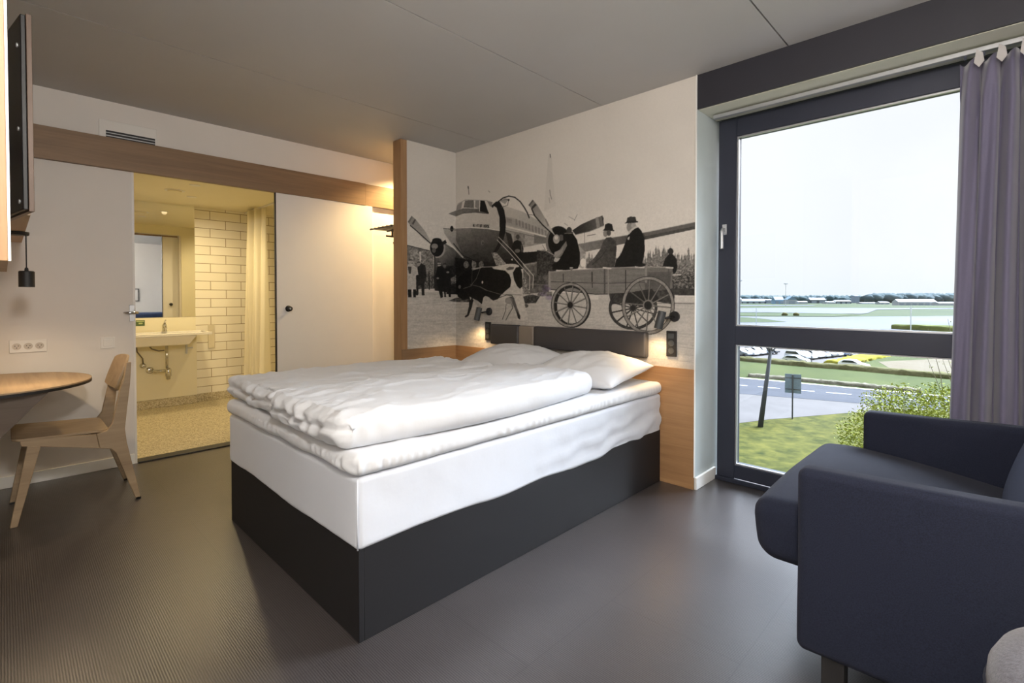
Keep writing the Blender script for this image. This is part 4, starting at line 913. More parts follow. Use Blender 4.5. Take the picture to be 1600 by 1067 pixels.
# television turned on its arm, seen from behind
tv = empty('television', (-2.0, .05, 1.75), 'flat black television seen edge-on from behind, swung out over the desk side', 'television')
ang = math.radians(9)
def rot9(bm, c=(-2.0, .054, 0)):
    bmesh.ops.rotate(bm, verts=bm.verts[:], cent=c, matrix=Matrix.Rotation(ang, 3, 'Z')); return bm
obj('back_cover', rot9(BX(((-2.97, .042, 1.475), (-2.001, .0535, 2.03)))), M['tvblack'], tv, bevel=.002)
obj('bezel', rot9(BX(((-2.975, .054, 1.47), (-1.999, .066, 2.035)))), M['tvedge'], tv, bevel=.001)
obj('screen', rot9(BX(((-2.96, .066, 1.485), (-2.012, .0675, 2.02)))), M['tvblack'], tv)
for z in (1.50, 1.71, 1.95): obj('screw', rot9(lathe(bmesh.new(), (-2.035, .042, z), [(.006, 0), (.006, .003), (.001, .004)], 12, (0,-1,0))), M['alu'], tv)
obj('wall_arm', rot9(BX(((-2.55, -.24, 1.72), (-2.50, .042, 1.76)), ((-2.60, .03, 1.62), (-2.45, .042, 1.86)))), M['black'], tv)
obj('wall_plate', BX(((-2.62, YF, 1.64), (-2.42, YF+.02, 1.84)), ((-2.54, YF+.02, 1.72), (-2.49, -.2, 1.76))), M['black'], tv)
# oak wardrobe corner close to the camera
wc = empty('wall_cabinet', (-1.4, -.2, 1.28), 'oak cupboard side reaching the ceiling at the left edge of the picture', 'cabinet')
obj('carcass', BX(((-1.7, YF, 1.283), (-1.2, .006, HC-.001))), M['oakv'], wc, bevel=.001)
obj('edge_band', BX(((-1.2035, .006, 1.283), (-1.1995, .0095, HC-.001))), M['skirt'], wc)['label'] = 'pale edge band'

# ------------------------------------------------------------------ desk chair
ch = empty('desk_chair', (-3.95, .3, 0), 'light oak desk chair with curved plywood back, tucked under the desk', 'chair')
prof = [(.078, .424), (.052, .456), (.060, .462), (.20, .450), (.366, .432), (.412, .444), (.437, .480), (.474, .640), (.470, .668), (.486, .70), (.505, .80),
        (.530, .80), (.516, .64), (.497, .44), (.500, .40), (.568, .008), (.545, .0), (.452, .305), (.430, .332), (.38, .345), (.131, .408)]
leg_f = [(.078, .424), (.131, .412), (.036, .0), (.006, .0)]
rear = [(.380, .345), (.366, .432), (.412, .444), (.437, .480), (.470, .650), (.474, .680), (.492, .73), (.508, .835), (.532, .835), (.524, .70), (.509, .56), (.497, .44), (.505, .36), (.570, .0), (.546, .0), (.452, .305), (.430, .332)]
rail = [(.055, .425), (.050, .452), (.060, .4615), (.20, .449), (.3655, .431), (.3795, .346), (.131, .409)]
for x0, x1, s in ((-3.745, -3.722, 1), (-4.185, -4.162, -1)):
    a, b = (x0, x1)
    obj('leg', prism(bmesh.new(), leg_f, 0, a-.001*s, b+.0015*s), M['oakchair'], ch, bevel=.003)
    obj('leg', prism(bmesh.new(), rear, 0, a, b), M['oakchair'], ch, bevel=.004)
    obj('side_rail', prism(bmesh.new(), rail, 0, a+.001, b-.001), M['oakchair'], ch, bevel=.003)
    obj('glide', BX(((a, .546, -.0), (b, .570, .012))), M['black'], ch)
    obj('glide', BX(((a, .008, 0), (b, .034, .010))), M['black'], ch)
def seatbm():
    bm = bmesh.new(); nu, nv = 24, 24; T = {}; ys0, ys1 = .018, .425
    for s in (0, 1):
        for i in range(nu+1):
            for j in range(nv+1):
                u = -1+2*i/nu; v = j/nv; y = ys0+(ys1-ys0)*v
                hw = .235*(1-.10*v)*(1-.0*v); rr = min(1, v/.12, (1-v)/.16); hw *= .86+.14*math.sqrt(max(0, 1-(1-rr)**2))
                x = -3.953+hw*u; z = .464+.004-.020*v-.012*(1-u*u)*math.sin(PI*min(1, v*1.05))-s*.013
                T[(s, i, j)] = bm.verts.new((x, y, z))
    for i in range(nu):
        for j in range(nv):
            bm.faces.new([T[(0, a, b)] for a, b in ((i,j),(i+1,j),(i+1,j+1),(i,j+1))]); bm.faces.new([T[(1, a, b)] for a, b in ((i,j),(i,j+1),(i+1,j+1),(i+1,j))])
    for i in range(nu):
        for j in (0, nv): bm.faces.new([T[(0,i,j)], T[(1,i,j)], T[(1,i+1,j)], T[(0,i+1,j)]])
    for j in range(nv):
        for i in (0, nu): bm.faces.new([T[(0,i,j)], T[(1,i,j)], T[(1,i,j+1)], T[(0,i,j+1)]])
    return bm
obj('seat', seatbm(), M['oakchair'], ch, smooth=False, bevel=.002)
def backbm():
    bm = bmesh.new(); nu, nv = 26, 16; T = {}
    for s in (0, 1):
        for i in range(nu+1):
            for j in range(nv+1):
                u = -1+2*i/nu; v = -1+2*j/nv
                # rounded-rectangle outline
                k = (abs(v)**4*.10); hw = .215*(1-k); hz = .104*(1-.22*abs(u)**4)
                x = -3.953+hw*u; z = .757+hz*v; y = .498+.028*v+.030*(1-u*u)*1.0-s*.014-.006
                T[(s, i, j)] = bm.verts.new((x, y, z))
    for i in range(nu):
        for j in range(nv):
            bm.faces.new([T[(0, a, b)] for a, b in ((i,j),(i+1,j),(i+1,j+1),(i,j+1))]); bm.faces.new([T[(1, a, b)] for a, b in ((i,j),(i,j+1),(i+1,j+1),(i+1,j))])
    for i in range(nu):
        for j in (0, nv): bm.faces.new([T[(0,i,j)], T[(1,i,j)], T[(1,i+1,j)], T[(0,i+1,j)]])
    for j in range(nv):
        for i in (0, nu): bm.faces.new([T[(0,i,j)], T[(1,i,j)], T[(1,i,j+1)], T[(0,i,j+1)]])
    return bm
obj('backrest', backbm(), M['oakchair'], ch, bevel=.002)

# ------------------------------------------------------------------ armchair and pouf
ac = empty('armchair', (0, 2.15, 0), 'large dark blue-grey wool armchair beside the window, cut by the right edge', 'armchair')
def slope(k, z0=0):
    def f(p, n): return Vector((0, 0, (p.x+.417)*k))+n*.002*nz3(p, 3)
    return f
obj('arm', soft((-.417, 1.618, .185), (.47, 1.700, .722), .026, .05, slope(.032)), M['fabric'], ac, smooth=True)
obj('arm', soft((-.417, 2.630, .185), (.47, 2.712, .722), .026, .05, slope(.032)), M['fabric'], ac, smooth=True)
def seat_d(p, n):
    t = (p.x+.57)/.7; u = (p.y-2.165)/.46
    v = Vector((0, 0, 0))
    v.z += -.075*max(0, t-.18)*1.0 if n.z > -.2 else 0
    if n.z > .2: v.z += .014*(1-u*u)+.018*math.sin(PI*max(0, min(1, t+.1)))
    v.x += .022*max(0, min(1, (.56-p.z)/.19))**2*max(0, min(1, (-.40-p.x)/.12))
    return v+n*.002*nz3(p, 3)
obj('seat_cushion', soft((-.578, 1.706, .370), (.20, 2.624, .560), .056, .03, seat_d), M['fabric'], ac, smooth=True)
obj('seat_base', soft((-.40, 1.70, .20), (.46, 2.63, .372), .02, .08), M['fabric'], ac, smooth=True)
def bk_d(p, n):
    u = (p.y-2.165)/.46
    return Vector(((p.z-.5)*.32-(.035*(1-u*u)*math.sin(PI*max(0, min(1, (p.z-.45)/.45))) if n.x < 0 else 0), 0, 0))+n*.002*nz3(p, 3)
M['fabric_back'] = mat('lighter_blue_grey_wool', (48, 60, 88), .9, spec=.2, nscale=350, namt=.25, bump=.25, bscale=700, sheen=.03)
obj('back_cushion', soft((.02, 1.712, .50), (.24, 2.618, .90), .065, .04, bk_d), M['fabric_back'], ac, smooth=True)
obj('backrest', soft((.34, 1.702, .20), (.50, 2.628, .86), .03, .06, lambda p, n: Vector(((p.z-.2)*.12, 0, 0))), M['fabric'], ac, smooth=True)
for x, y in ((-.352, 1.635), (-.352, 2.640), (.38, 1.635), (.38, 2.640)):
    obj('leg', BX(((x, y, 0), (x+.056, y+.056, .2))), M['black'], ac, bevel=.002)
pf = empty('pouf', (.25, 1.30, 0), 'round pouf in mottled grey felt in front of the armchair', 'pouf')
obj('body', lathe(bmesh.new(), (.25, 1.30, 0), [(.20, .02), (.245, .03), (.256, .08), (.262, .2), (.260, .46), (.257, .487), (.254, .495)], 64), M['pouf'], pf, smooth=True)
obj('top', lathe(bmesh.new(), (.25, 1.30, 0), [(.255, .495), (.258, .502), (.256, .530), (.244, .556), (.215, .572), (.12, .580), (.001, .582)], 64), M['pouf'], pf, smooth=True)
obj('seam', lathe(bmesh.new(), (.25, 1.30, 0), [(.252, .490), (.261, .494), (.262, .498), (.252, .502)], 64), M['fabric'], pf, smooth=True)
# picture on the right wall (seen in the bathroom mirror)
pc = empty('picture_frame', (XE, 2.3, 1.3), 'small framed picture on the white wall, seen only in the bathroom mirror', 'picture')
obj('frame', BX(((XE-.02, 2.18, 1.14), (XE, 2.20, 1.46)), ((XE-.02, 2.40, 1.14), (XE, 2.42, 1.46)), ((XE-.02, 2.20, 1.14), (XE, 2.40, 1.16)), ((XE-.02, 2.20, 1.44), (XE, 2.40, 1.46))), M['black'], pc)
obj('print', BX(((XE-.008, 2.20, 1.16), (XE-.001, 2.40, 1.44))), M['white'], pc)

# ------------------------------------------------------------------ outside: lawn, road, car park, airfield (hotel room two floors up)
K = 1.45; GZ = CH-8*K   # scale of the outdoors; height of the ground
def G(u, v, z=GZ):
    """point of the plane z seen at (u, v) of the 1600x1067 frame"""
    d = _fw+_rt*(u-800)/FPX-_up*(v-CY0)/FPX; t = (z-CH)/d[2]; return (d[0]*t, d[1]*t)
def ground_mat(name, a, b, scale, stretch=(1, 1, 1), rough=.95):
    m, N, L, P = new_mat(name); P.inputs['Roughness'].default_value = rough; P.inputs['Specular IOR Level'].default_value = .1
    tcn = N.new('ShaderNodeTexCoord'); mp = N.new('ShaderNodeMapping'); mp.inputs['Scale'].default_value = stretch; L.new(tcn.outputs['Object'], mp.inputs[0])
    n1 = N.new('ShaderNodeTexNoise'); n1.inputs['Scale'].default_value = scale; n1.inputs['Detail'].default_value = 8; n1.inputs['Roughness'].default_value = .7; L.new(mp.outputs[0], n1.inputs['Vector'])
    r = N.new('ShaderNodeValToRGB'); r.color_ramp.elements[0].position = .34; r.color_ramp.elements[0].color = srgb(*a); r.color_ramp.elements[1].position = .66; r.color_ramp.elements[1].color = srgb(*b)
    L.new(n1.outputs[0], r.inputs[0]); L.new(r.outputs[0], P.inputs['Base Color']); return m
M['grass'] = ground_mat('lawn_grass', (40, 48, 12), (86, 84, 34), .9)
M['grass2'] = ground_mat('mown_grass', (50, 60, 25), (68, 75, 36), .12)
M['field'] = ground_mat('airfield_grass', (50, 61, 40), (65, 74, 49), .01)
M['asphalt'] = ground_mat('road_asphalt', (64, 66, 72), (71, 73, 79), .3)
M['paving'] = ground_mat('pale_paving', (90, 87, 86), (97, 94, 93), .3)
M['concrete'] = ground_mat('airfield_concrete', (88, 90, 98), (98, 100, 108), .02)
M['sand'] = ground_mat('bare_sandy_ground', (94, 85, 68), (104, 97, 83), .1)
M['paint'] = mat('white_road_paint', (200, 202, 206), .7)
M['kerb'] = mat('pale_kerb_stone', (172, 168, 162), .8)
def flat(name, pts, mt, z, th=.04, label=None):
    bm = bmesh.new(); q = [G(*p) if len(p) == 2 else p[:2] for p in pts]
    A = [bm.verts.new((x, y, z)) for x, y in q]; Bv = [bm.verts.new((x, y, z-th)) for x, y in q]; bm.faces.new(A); bm.faces.new(Bv[::-1])
    for i in range(len(q)): bm.faces.new((A[i], Bv[i], Bv[(i+1)%len(q)], A[(i+1)%len(q)]))
    o = obj(name, bm, mt); o['kind'] = 'structure'; return o
bm = bmesh.new(); A = [bm.verts.new(p) for p in ((-3500, 6, GZ), (900, 6, GZ), (900, 4200, GZ), (-3500, 4200, GZ))]; bm.faces.new(A)
o = obj('ground', bm, M['field']); o['kind'] = 'structure'
def quad3(name, pts, mt, z): return flat(name, pts, mt, z)
# near lawn (front edge well below the window)
pl = [(-65, 8, 0), (58, 8, 0), (65, 87, 0), (-65, 87, 0)]
quad3('ground_lawn', pl, M['grass'], GZ+.02)
quad3('pavement', [(1000, 700), (1147, 662.5), (1200, 656), (1260, 651), (1345, 644), (1480, 640), (1640, 640), (1640, 622), (1430, 636), (1345, 629), (1250, 622), (1147, 614), (1000, 603)], M['paving'], GZ+.04)
quad3('road', [(950, 603), (1147, 615), (1250, 623), (1345, 631), (1480, 643), (1700, 660), (1700, 636), (1480, 620), (1345, 608), (1250, 599), (1147, 590), (950, 576)], M['asphalt'], GZ+.06)
quad3('kerb', [(950, 576.8), (1147, 590.8), (1250, 599.8), (1345, 608.8), (1480, 620.8), (1700, 637), (1700, 635.6), (1480, 619.6), (1345, 607.6), (1250, 598.6), (1147, 589.6), (950, 575.6)], M['kerb'], GZ+.09)
quad3('grass_verge', [(950, 575.5), (1147, 589.5), (1345, 607.4), (1480, 619.4), (1700, 635.4), (1700, 600), (1480, 586), (1390, 580), (1290, 572), (1147, 560), (950, 545)], M['grass2'], GZ+.05)
# lane dashes along the middle of the road
md = []
a0 = Vector((*G(1133, 600.5), 0)); a1 = Vector((*G(1480, 629.5), 0)); dr = (a1-a0); Ln = dr.length; dr.normalize(); nr = Vector((-dr.y, dr.x, 0))
bm = bmesh.new(); t = .2
while t < Ln+3:
    p = a0+dr*t
    q = [p-nr*.09*K, p+dr*1.75*K-nr*.09*K, p+dr*1.75*K+nr*.09*K, p+nr*.09*K]
    bm.faces.new([bm.verts.new((v.x, v.y, GZ+.068)) for v in q]); t += 2.6*K
o = obj('lane_marking', bm, M['paint']); o['kind'] = 'structure'
# car park, sandy plot
quad3('car_park', [(950, 543), (1147, 559), (1250, 568), (1330, 574), (1390, 579), (1395, 552), (1300, 545), (1147, 535), (950, 524)], M['paving'], GZ+.07)
quad3('grass_island', [(1290, 573), (1385, 580), (1400, 568), (1480, 570), (1480, 556), (1372, 551)], M['grass2'], GZ+.10)
quad3('sandy_plot', [(1372, 566), (1395, 579), (1480, 585), (1700, 600), (1700, 570), (1480, 561)], M['sand'], GZ+.12)
# airfield bands
quad3('apron', [(900, 505), (1040, 506), (1147, 508), (1340, 514), (1480, 518), (1700, 522), (1700, 494), (1480, 494), (1300, 495.3), (1200, 495), (1147, 494.4), (900, 494)], M['concrete'], GZ+.12)
quad3('grass_wedge', [(1100, 504), (1200, 504), (1228, 503.3), (1190, 498), (1160, 496), (1100, 496)], M['field'], GZ+.20)
quad3('airfield_grass', [(900, 493.5), (1147, 493.8), (1300, 494.8), (1345, 492.6), (1300, 489.3), (1200, 488.6), (1147, 488.6), (900, 488)], M['field'], GZ+.22)
quad3('taxiway', [(900, 488), (1147, 488.4), (1200, 488.4), (1345, 491), (1356, 489.5), (1370, 484), (1480, 483.0), (1700, 483), (1700, 481.5), (1400, 481.8), (1250, 481), (1147, 482), (900, 482)], M['concrete'], GZ+.30)
quad3('apron', [(900, 480.5), (1190, 478.2), (1270, 478.0), (1275, 477.2), (1190, 477.0), (900, 477)], M['concrete'], GZ+.35)
# low hedges
M['hedge'] = ground_mat('hedge_leaves', (58, 68, 30), (98, 100, 48), 2.2)
M['hedgey'] = ground_mat('yellow_hedge_leaves', (100, 98, 26), (144, 136, 42), 2.2)
M['hedgeb'] = ground_mat('brown_hedge_twigs', (70, 70, 42), (102, 98, 66), 3)
def hedge(name, path, wdt, h, mt, label, cat='hedge', seed=1, stp=.6):
    wdt *= K; h *= K
    pts = [Vector((*p, GZ)) for p in path]; bm = bmesh.new(); prev = None; k = 0
    L_ = []
    for a, b in zip(pts, pts[1:]):
        n = max(1, int((b-a).length/stp)); L_ += [a+(b-a)*i/n for i in range(n)]
    L_.append(pts[-1])
    for i, p in enumerate(L_):
        d = (L_[min(i+1, len(L_)-1)]-L_[max(i-1, 0)]).normalized(); nn = Vector((-d.y, d.x, 0)); ring = []
        for j in range(9):
            t = PI*j/8; r = 1+.45*noise.noise(Vector((i*.7+seed*9, j*.8, seed))); ring.append(bm.verts.new(p+nn*(wdt/2*math.cos(t)*r)+Vector((0, 0, max(0, h*math.sin(t)**.6*r)))))
        if prev:
            for j in range(8): bm.faces.new((prev[j], prev[j+1], ring[j+1], ring[j]))
        else: bm.faces.new(ring)
        prev = ring
    bm.faces.new(prev[::-1]); o = obj(name, bm, mt, smooth=True); return tag(o, label, cat)
hedge('hedge', [G(1100, 558), G(1147, 562.5), G(1230, 570), G(1330, 578), G(1400, 584.5), G(1480, 591), G(1560, 597)], 1.2, .55, M['hedgeb'], 'long low brown hedge between the car park and the road verge', seed=2)
hedge('hedge', [G(1303, 571), G(1324, 567), G(1352, 561), G(1380, 555)], 2.4, .55, M['hedgey'], 'short yellow-green hedge running back beside the parked cars', seed=3)
hedge('hedge', [G(1398, 514), G(1430, 515.5), G(1490, 518)], 4, 1.3, M['hedge'], 'dark green hedge in front of the apron, on the right', seed=4, stp=3)
# planted edging along the far side of the road
M['edging'] = ground_mat('grey_edging_plants', (84, 80, 66), (124, 120, 104), 5)
hedge('edging_plants', [G(1170, 588.5), G(1250, 595.5), G(1345, 604.5), G(1440, 614)], .8, .35, M['edging'], 'narrow row of grey-green edging plants beyond the road', 'plants', seed=6, stp=.35)

def cyl_obj(name, c, r, h, mt, parent=None, n=10): return obj(name, lathe(bmesh.new(), c, [(r, 0), (r, h)], n), mt, parent)
# road sign seen from behind
M['signback'] = mat('grey_sign_back', (112, 128, 142), .5, metal=.4)
x, y = G(1238, 655); rs = empty('road_sign', (x, y, GZ), 'rectangular road sign on a grey post, seen from behind', 'road sign')
cyl_obj('post', (x, y, GZ), .045*K, 2.95*K, M['lampgrey'], rs, 12)
bm = BX(((-.47, -.02, 1.72), (.47, .0, 2.98))); bmesh.ops.scale(bm, verts=bm.verts[:], vec=(K, K, K)); bmesh.ops.rotate(bm, verts=bm.verts[:], cent=(0, 0, 0), matrix=Matrix.Rotation(math.radians(16), 3, 'Z')); bmesh.ops.translate(bm, verts=bm.verts[:], vec=(x-.01, y+.14, GZ)); obj('sign_plate', bm, M['signback'], rs)
for zc in (1.95, 2.7):
    bm = BX(((-.44, -.05, zc), (.44, -.02, zc+.05))); bmesh.ops.scale(bm, verts=bm.verts[:], vec=(K, K, K)); bmesh.ops.rotate(bm, verts=bm.verts[:], cent=(0, 0, 0), matrix=Matrix.Rotation(math.radians(16), 3, 'Z')); bmesh.ops.translate(bm, verts=bm.verts[:], vec=(x-.01, y+.14, GZ)); obj('clamp', bm, M['lampgrey'], rs)
# leaning bare tree
M['bark'] = mat('dark_bark', (58, 60, 62), .9, nscale=12, namt=.2)
x, y = G(1188, 667); lt = empty('bare_tree', (x, y, GZ), 'leaning leafless young tree with forked top on the lawn', 'tree')
r_ = Vector(_rt); base = Vector((x, y, GZ)); top = base+Vector((0, 0, 4.75*K))+r_*.60*K
obj('trunk', TB([base, base+(top-base)*.5, top], [.16*K, .13*K, .10*K], 12), M['bark'], lt, smooth=True)
for dx, dz in ((-.55, .45), (.55, .35), (-.2, .8), (.25, .9)): obj('branch', TB([top-(top-base)*.03, top+r_*dx*.5*K+Vector((0, 0, dz*.4*K)), top+r_*dx*K+Vector((0, 0, dz*K))], [.10, .07, .03], 8), M['bark'], lt, smooth=True)
# big shrub beside the window
M['leaf'] = ground_mat('yellow_green_leaves', (88, 102, 24), (150, 152, 62), 1.8, rough=.7)
M['twig'] = mat('grey_brown_twigs', (112, 104, 84), .9)
def shrub():
    c = Vector((*G(1462, 640), 0)); dd = c.length; c = c*(22.0/dd); c.z = GZ
    t = empty('leafy_shrub', c, 'tall yellow-green leafy shrub with thin twigs right of the window view', 'shrub')
    rnd = random.Random(4); H = 8.2; stems = []
    bm = bmesh.new()
    for i in range(26):
        a = rnd.random()*2*PI; l = .3+rnd.random()*1.0; p0 = c+Vector((.2*math.cos(a), .2*math.sin(a), 0)); h = H*(.75+.25*rnd.random())
        p1 = c+Vector((l*.9*math.cos(a), l*.9*math.sin(a), h*.55)); p2 = c+Vector((1.7*l*math.cos(a), 1.7*l*math.sin(a), h)); tube(bm, [p0, p1, p2], [.035, .022, .008], 5); stems.append((p1, p2))
    # long thin twigs rising towards the upper pane, on the right
    for i in range(12):
        b = c+r_*(.3+rnd.random()*1.4)+Vector((0, 0, 7.4)); e_ = b+r_*(.5*rnd.random()-.75)+Vector((0, 0, 2.0+1.5*rnd.random())); m_ = (b+e_)/2+r_*.12; tube(bm, [b-Vector((0,0,1.5)), b, m_, e_], [.02, .016, .011, .005], 5); stems.append((m_, e_))
    obj('twig', bm, M['twig'], t)
    bm = bmesh.new()
    def leaf(p, s):
        n = Vector((rnd.gauss(0, 1), rnd.gauss(0, 1), rnd.gauss(0, 1)+.6)).normalized(); u, v = frame_of(n); a = rnd.random()*6.28; u2 = u*math.cos(a)+v*math.sin(a); v2 = n.cross(u2)
        q = [bm.verts.new(p+u2*s), bm.verts.new(p+v2*s*.45+n*s*.1), bm.verts.new(p-u2*s), bm.verts.new(p-v2*s*.45+n*s*.1)]; bm.faces.new(q)
    for i in range(42000):
        while True:
            q = Vector((rnd.uniform(-1, 1), rnd.uniform(-1, 1), rnd.uniform(-1, 1)))
            if .35 < q.length < 1+.22*noise.noise(q*3): break
        p = c+Vector((q.x*2.9, q.y*2.5, 5.3+q.z*3.4)); d = noise.noise(p*1.4)
        leaf(p, .036+.034*rnd.random())
    for p1, p2 in stems[-12:]:
        for k in range(10): leaf(p1+(p2-p1)*rnd.random()+Vector((rnd.gauss(0, .06), rnd.gauss(0, .06), rnd.gauss(0, .06))), .03)
    obj('foliage', bm, M['leaf'], t); t['label'] = 'tall yellow-green leafy shrub with thin twigs right of the window view'
shrub()
# light masts on the airfield
M['mast'] = mat('pale_mast_steel', (176, 180, 184), .5)
def mast(u, vb, vt, label, head=True, wd=.16, dark=None):
    wd *= K
    x, y = G(u, vb); D = math.hypot(x, y)*math.cos(math.atan2(abs(u-800), FPX)); h = (vb-vt)/FPX*D
    t = empty('light_mast', (x, y, GZ), label, 'light mast'); cyl_obj('pole', (x, y, GZ), wd, h, dark or M['mast'], t, 8)
    if head:
        a = Vector((x, y, GZ+h)); bm = bmesh.new(); tube(bm, [a-r_*h*.09, a+r_*h*.09], wd*1.3, 6); tube(bm, [a-r_*h*.07+Vector((0,0,-h*.02)), a+r_*h*.07+Vector((0,0,-h*.02))], wd*1.5, 6); obj('lamp_head', bm, dark or M['mast'], t)
mast(1153.5, 495, 438, 'tall grey light mast at the left edge of the upper pane', wd=.2)
mast(1227.5, 479, 443, 'tall light mast rising behind the pale hangar', wd=.22)
mast(1181.5, 507, 481, 'short grey field post before the taxiway, left', False, .09)
mast(1423, 519, 478, 'slim white pole in front of the dark green hedge', False, .11, M['paint'])
mast(1268, 569, 548, 'thin dark post among the parked cars', False, .05, M['bark'])
# ------------------------------------------------------------------ far buildings and trees
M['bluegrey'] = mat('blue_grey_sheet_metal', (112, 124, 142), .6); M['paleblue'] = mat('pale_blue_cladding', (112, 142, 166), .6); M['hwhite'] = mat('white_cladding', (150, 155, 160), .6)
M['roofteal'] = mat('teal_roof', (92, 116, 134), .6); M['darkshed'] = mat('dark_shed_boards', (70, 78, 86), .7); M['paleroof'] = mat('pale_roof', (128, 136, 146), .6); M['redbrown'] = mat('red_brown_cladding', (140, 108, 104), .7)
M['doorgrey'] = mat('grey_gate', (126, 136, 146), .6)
def shed(u0, u1, vb, vt, roof, wallm, roofm, label, deep=14, ridge='along', doors=0, name='hangar'):
    """shed whose front stands across the view between u0 and u1"""
    wd_ = 0; um = (u0+u1)/2; x, y = G(um, vb); D = (Vector((x, y, 0)).dot(Vector((_fw[0], _fw[1], 0)).normalized())); wdt = (u1-u0)/FPX*D; h = (vb-vt)/FPX*D; rh = roof/FPX*D
    t = empty(name, (x, y, GZ), label, 'building'); f = Vector((_fw[0], _fw[1], 0)).normalized(); r = r_
    def P(a, b, z): return Vector((x, y, GZ))+r*a+f*b+Vector((0, 0, z))
    bm = bmesh.new(); q = [P(-wdt/2, 0, 0), P(wdt/2, 0, 0), P(wdt/2, deep, 0), P(-wdt/2, deep, 0)]; A = [bm.verts.new(p) for p in q]; Bv = [bm.verts.new(p+Vector((0, 0, h))) for p in q]
    bm.faces.new(A); bm.faces.new(Bv)
    for i in range(4): bm.faces.new((A[i], A[(i+1)%4], Bv[(i+1)%4], Bv[i]))
    obj('wall', bm, wallm, t)
    bm = bmesh.new(); o_ = .4
    if ridge == 'along': pr = [(-o_, h), (deep/2, h+rh), (deep+o_, h), (-o_, h-.05)]; e0, e1 = -wdt/2-o_, wdt/2+o_; A = [bm.verts.new(P(e0, b, z+.02)) for b, z in pr[:3]]; Bv = [bm.verts.new(P(e1, b, z+.02)) for b, z in pr[:3]]
    else: pr = [(-wdt/2-o_, h), (0, h+rh), (wdt/2+o_, h)]; A = [bm.verts.new(P(a, -o_, z+.02)) for a, z in pr]; Bv = [bm.verts.new(P(a, deep, z+.02)) for a, z in pr]
    bm.faces.new(A); bm.faces.new(Bv[::-1])
    for i in range(3): bm.faces.new((A[i], A[(i+1)%3], Bv[(i+1)%3], Bv[i]))
    obj('roof', bm, roofm, t)
    for k in range(doors):
        a = -wdt/2+wdt*(k+.5)/doors; w2 = wdt/doors*.32; bm = bmesh.new(); vs = [P(a-w2, -.3, 0), P(a+w2, -.3, 0), P(a+w2, -.3, h*.7), P(a-w2, -.3, h*.7)]; A = [bm.verts.new(p) for p in vs]; Bv = [bm.verts.new(p+f*.25) for p in vs]; bm.faces.new(A); bm.faces.new(Bv[::-1])
        for i in range(4): bm.faces.new((A[i], A[(i+1)%4], Bv[(i+1)%4], Bv[i]))
        obj('gate', bm, M['doorgrey'], t)
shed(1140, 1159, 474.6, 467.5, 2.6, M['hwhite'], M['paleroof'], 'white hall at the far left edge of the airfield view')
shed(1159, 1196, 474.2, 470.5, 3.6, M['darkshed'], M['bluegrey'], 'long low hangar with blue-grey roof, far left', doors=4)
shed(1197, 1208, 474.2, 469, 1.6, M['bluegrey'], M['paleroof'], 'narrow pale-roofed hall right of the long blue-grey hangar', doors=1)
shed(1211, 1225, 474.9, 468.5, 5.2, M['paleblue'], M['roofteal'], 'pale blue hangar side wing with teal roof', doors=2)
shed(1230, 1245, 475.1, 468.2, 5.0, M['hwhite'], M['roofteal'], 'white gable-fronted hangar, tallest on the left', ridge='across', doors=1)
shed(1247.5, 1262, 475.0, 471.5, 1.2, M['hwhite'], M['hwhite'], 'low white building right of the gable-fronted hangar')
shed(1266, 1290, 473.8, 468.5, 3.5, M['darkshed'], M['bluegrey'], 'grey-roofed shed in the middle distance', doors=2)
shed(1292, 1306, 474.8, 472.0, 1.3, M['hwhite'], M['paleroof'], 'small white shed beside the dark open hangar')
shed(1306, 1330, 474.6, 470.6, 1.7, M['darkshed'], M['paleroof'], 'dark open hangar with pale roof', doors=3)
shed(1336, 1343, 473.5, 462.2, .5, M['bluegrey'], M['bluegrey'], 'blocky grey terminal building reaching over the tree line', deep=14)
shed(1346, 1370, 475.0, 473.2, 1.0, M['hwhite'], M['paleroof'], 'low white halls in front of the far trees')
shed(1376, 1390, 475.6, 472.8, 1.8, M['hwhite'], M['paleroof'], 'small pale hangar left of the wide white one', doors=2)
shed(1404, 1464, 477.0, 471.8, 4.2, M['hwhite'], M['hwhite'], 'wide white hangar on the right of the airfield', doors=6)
shed(1468, 1495, 477.3, 473.5, 1.6, M['hwhite'], M['paleroof'], 'low white annex at the right end of the wide hangar')
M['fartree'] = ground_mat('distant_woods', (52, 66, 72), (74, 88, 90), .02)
def woods(u0, u1, vb, h, label, seed):
    bm = bmesh.new(); rnd = random.Random(seed); n = 300
    for i in range(n):
        u = u0+(u1-u0)*(i+rnd.random())/n; x, y = G(u, vb-.4*rnd.random()); hh = h*(.7+.4*rnd.random()); rr = hh*(.35+.3*rnd.random())
        bmesh.ops.create_icosphere(bm, subdivisions=1, radius=1, matrix=Matrix.Translation((x, y, GZ+hh*.45))@Matrix.Diagonal((rr*1.6, rr*1.6, hh*.6, 1)))
    o = obj('woodland', bm, M['fartree'], smooth=True); tag(o, label, 'trees', kind='stuff')
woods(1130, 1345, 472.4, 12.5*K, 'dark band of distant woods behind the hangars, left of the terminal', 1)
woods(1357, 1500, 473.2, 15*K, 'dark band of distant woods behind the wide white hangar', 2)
M['smoke'] = mat('pale_plume_haze', (225, 230, 238), 1)
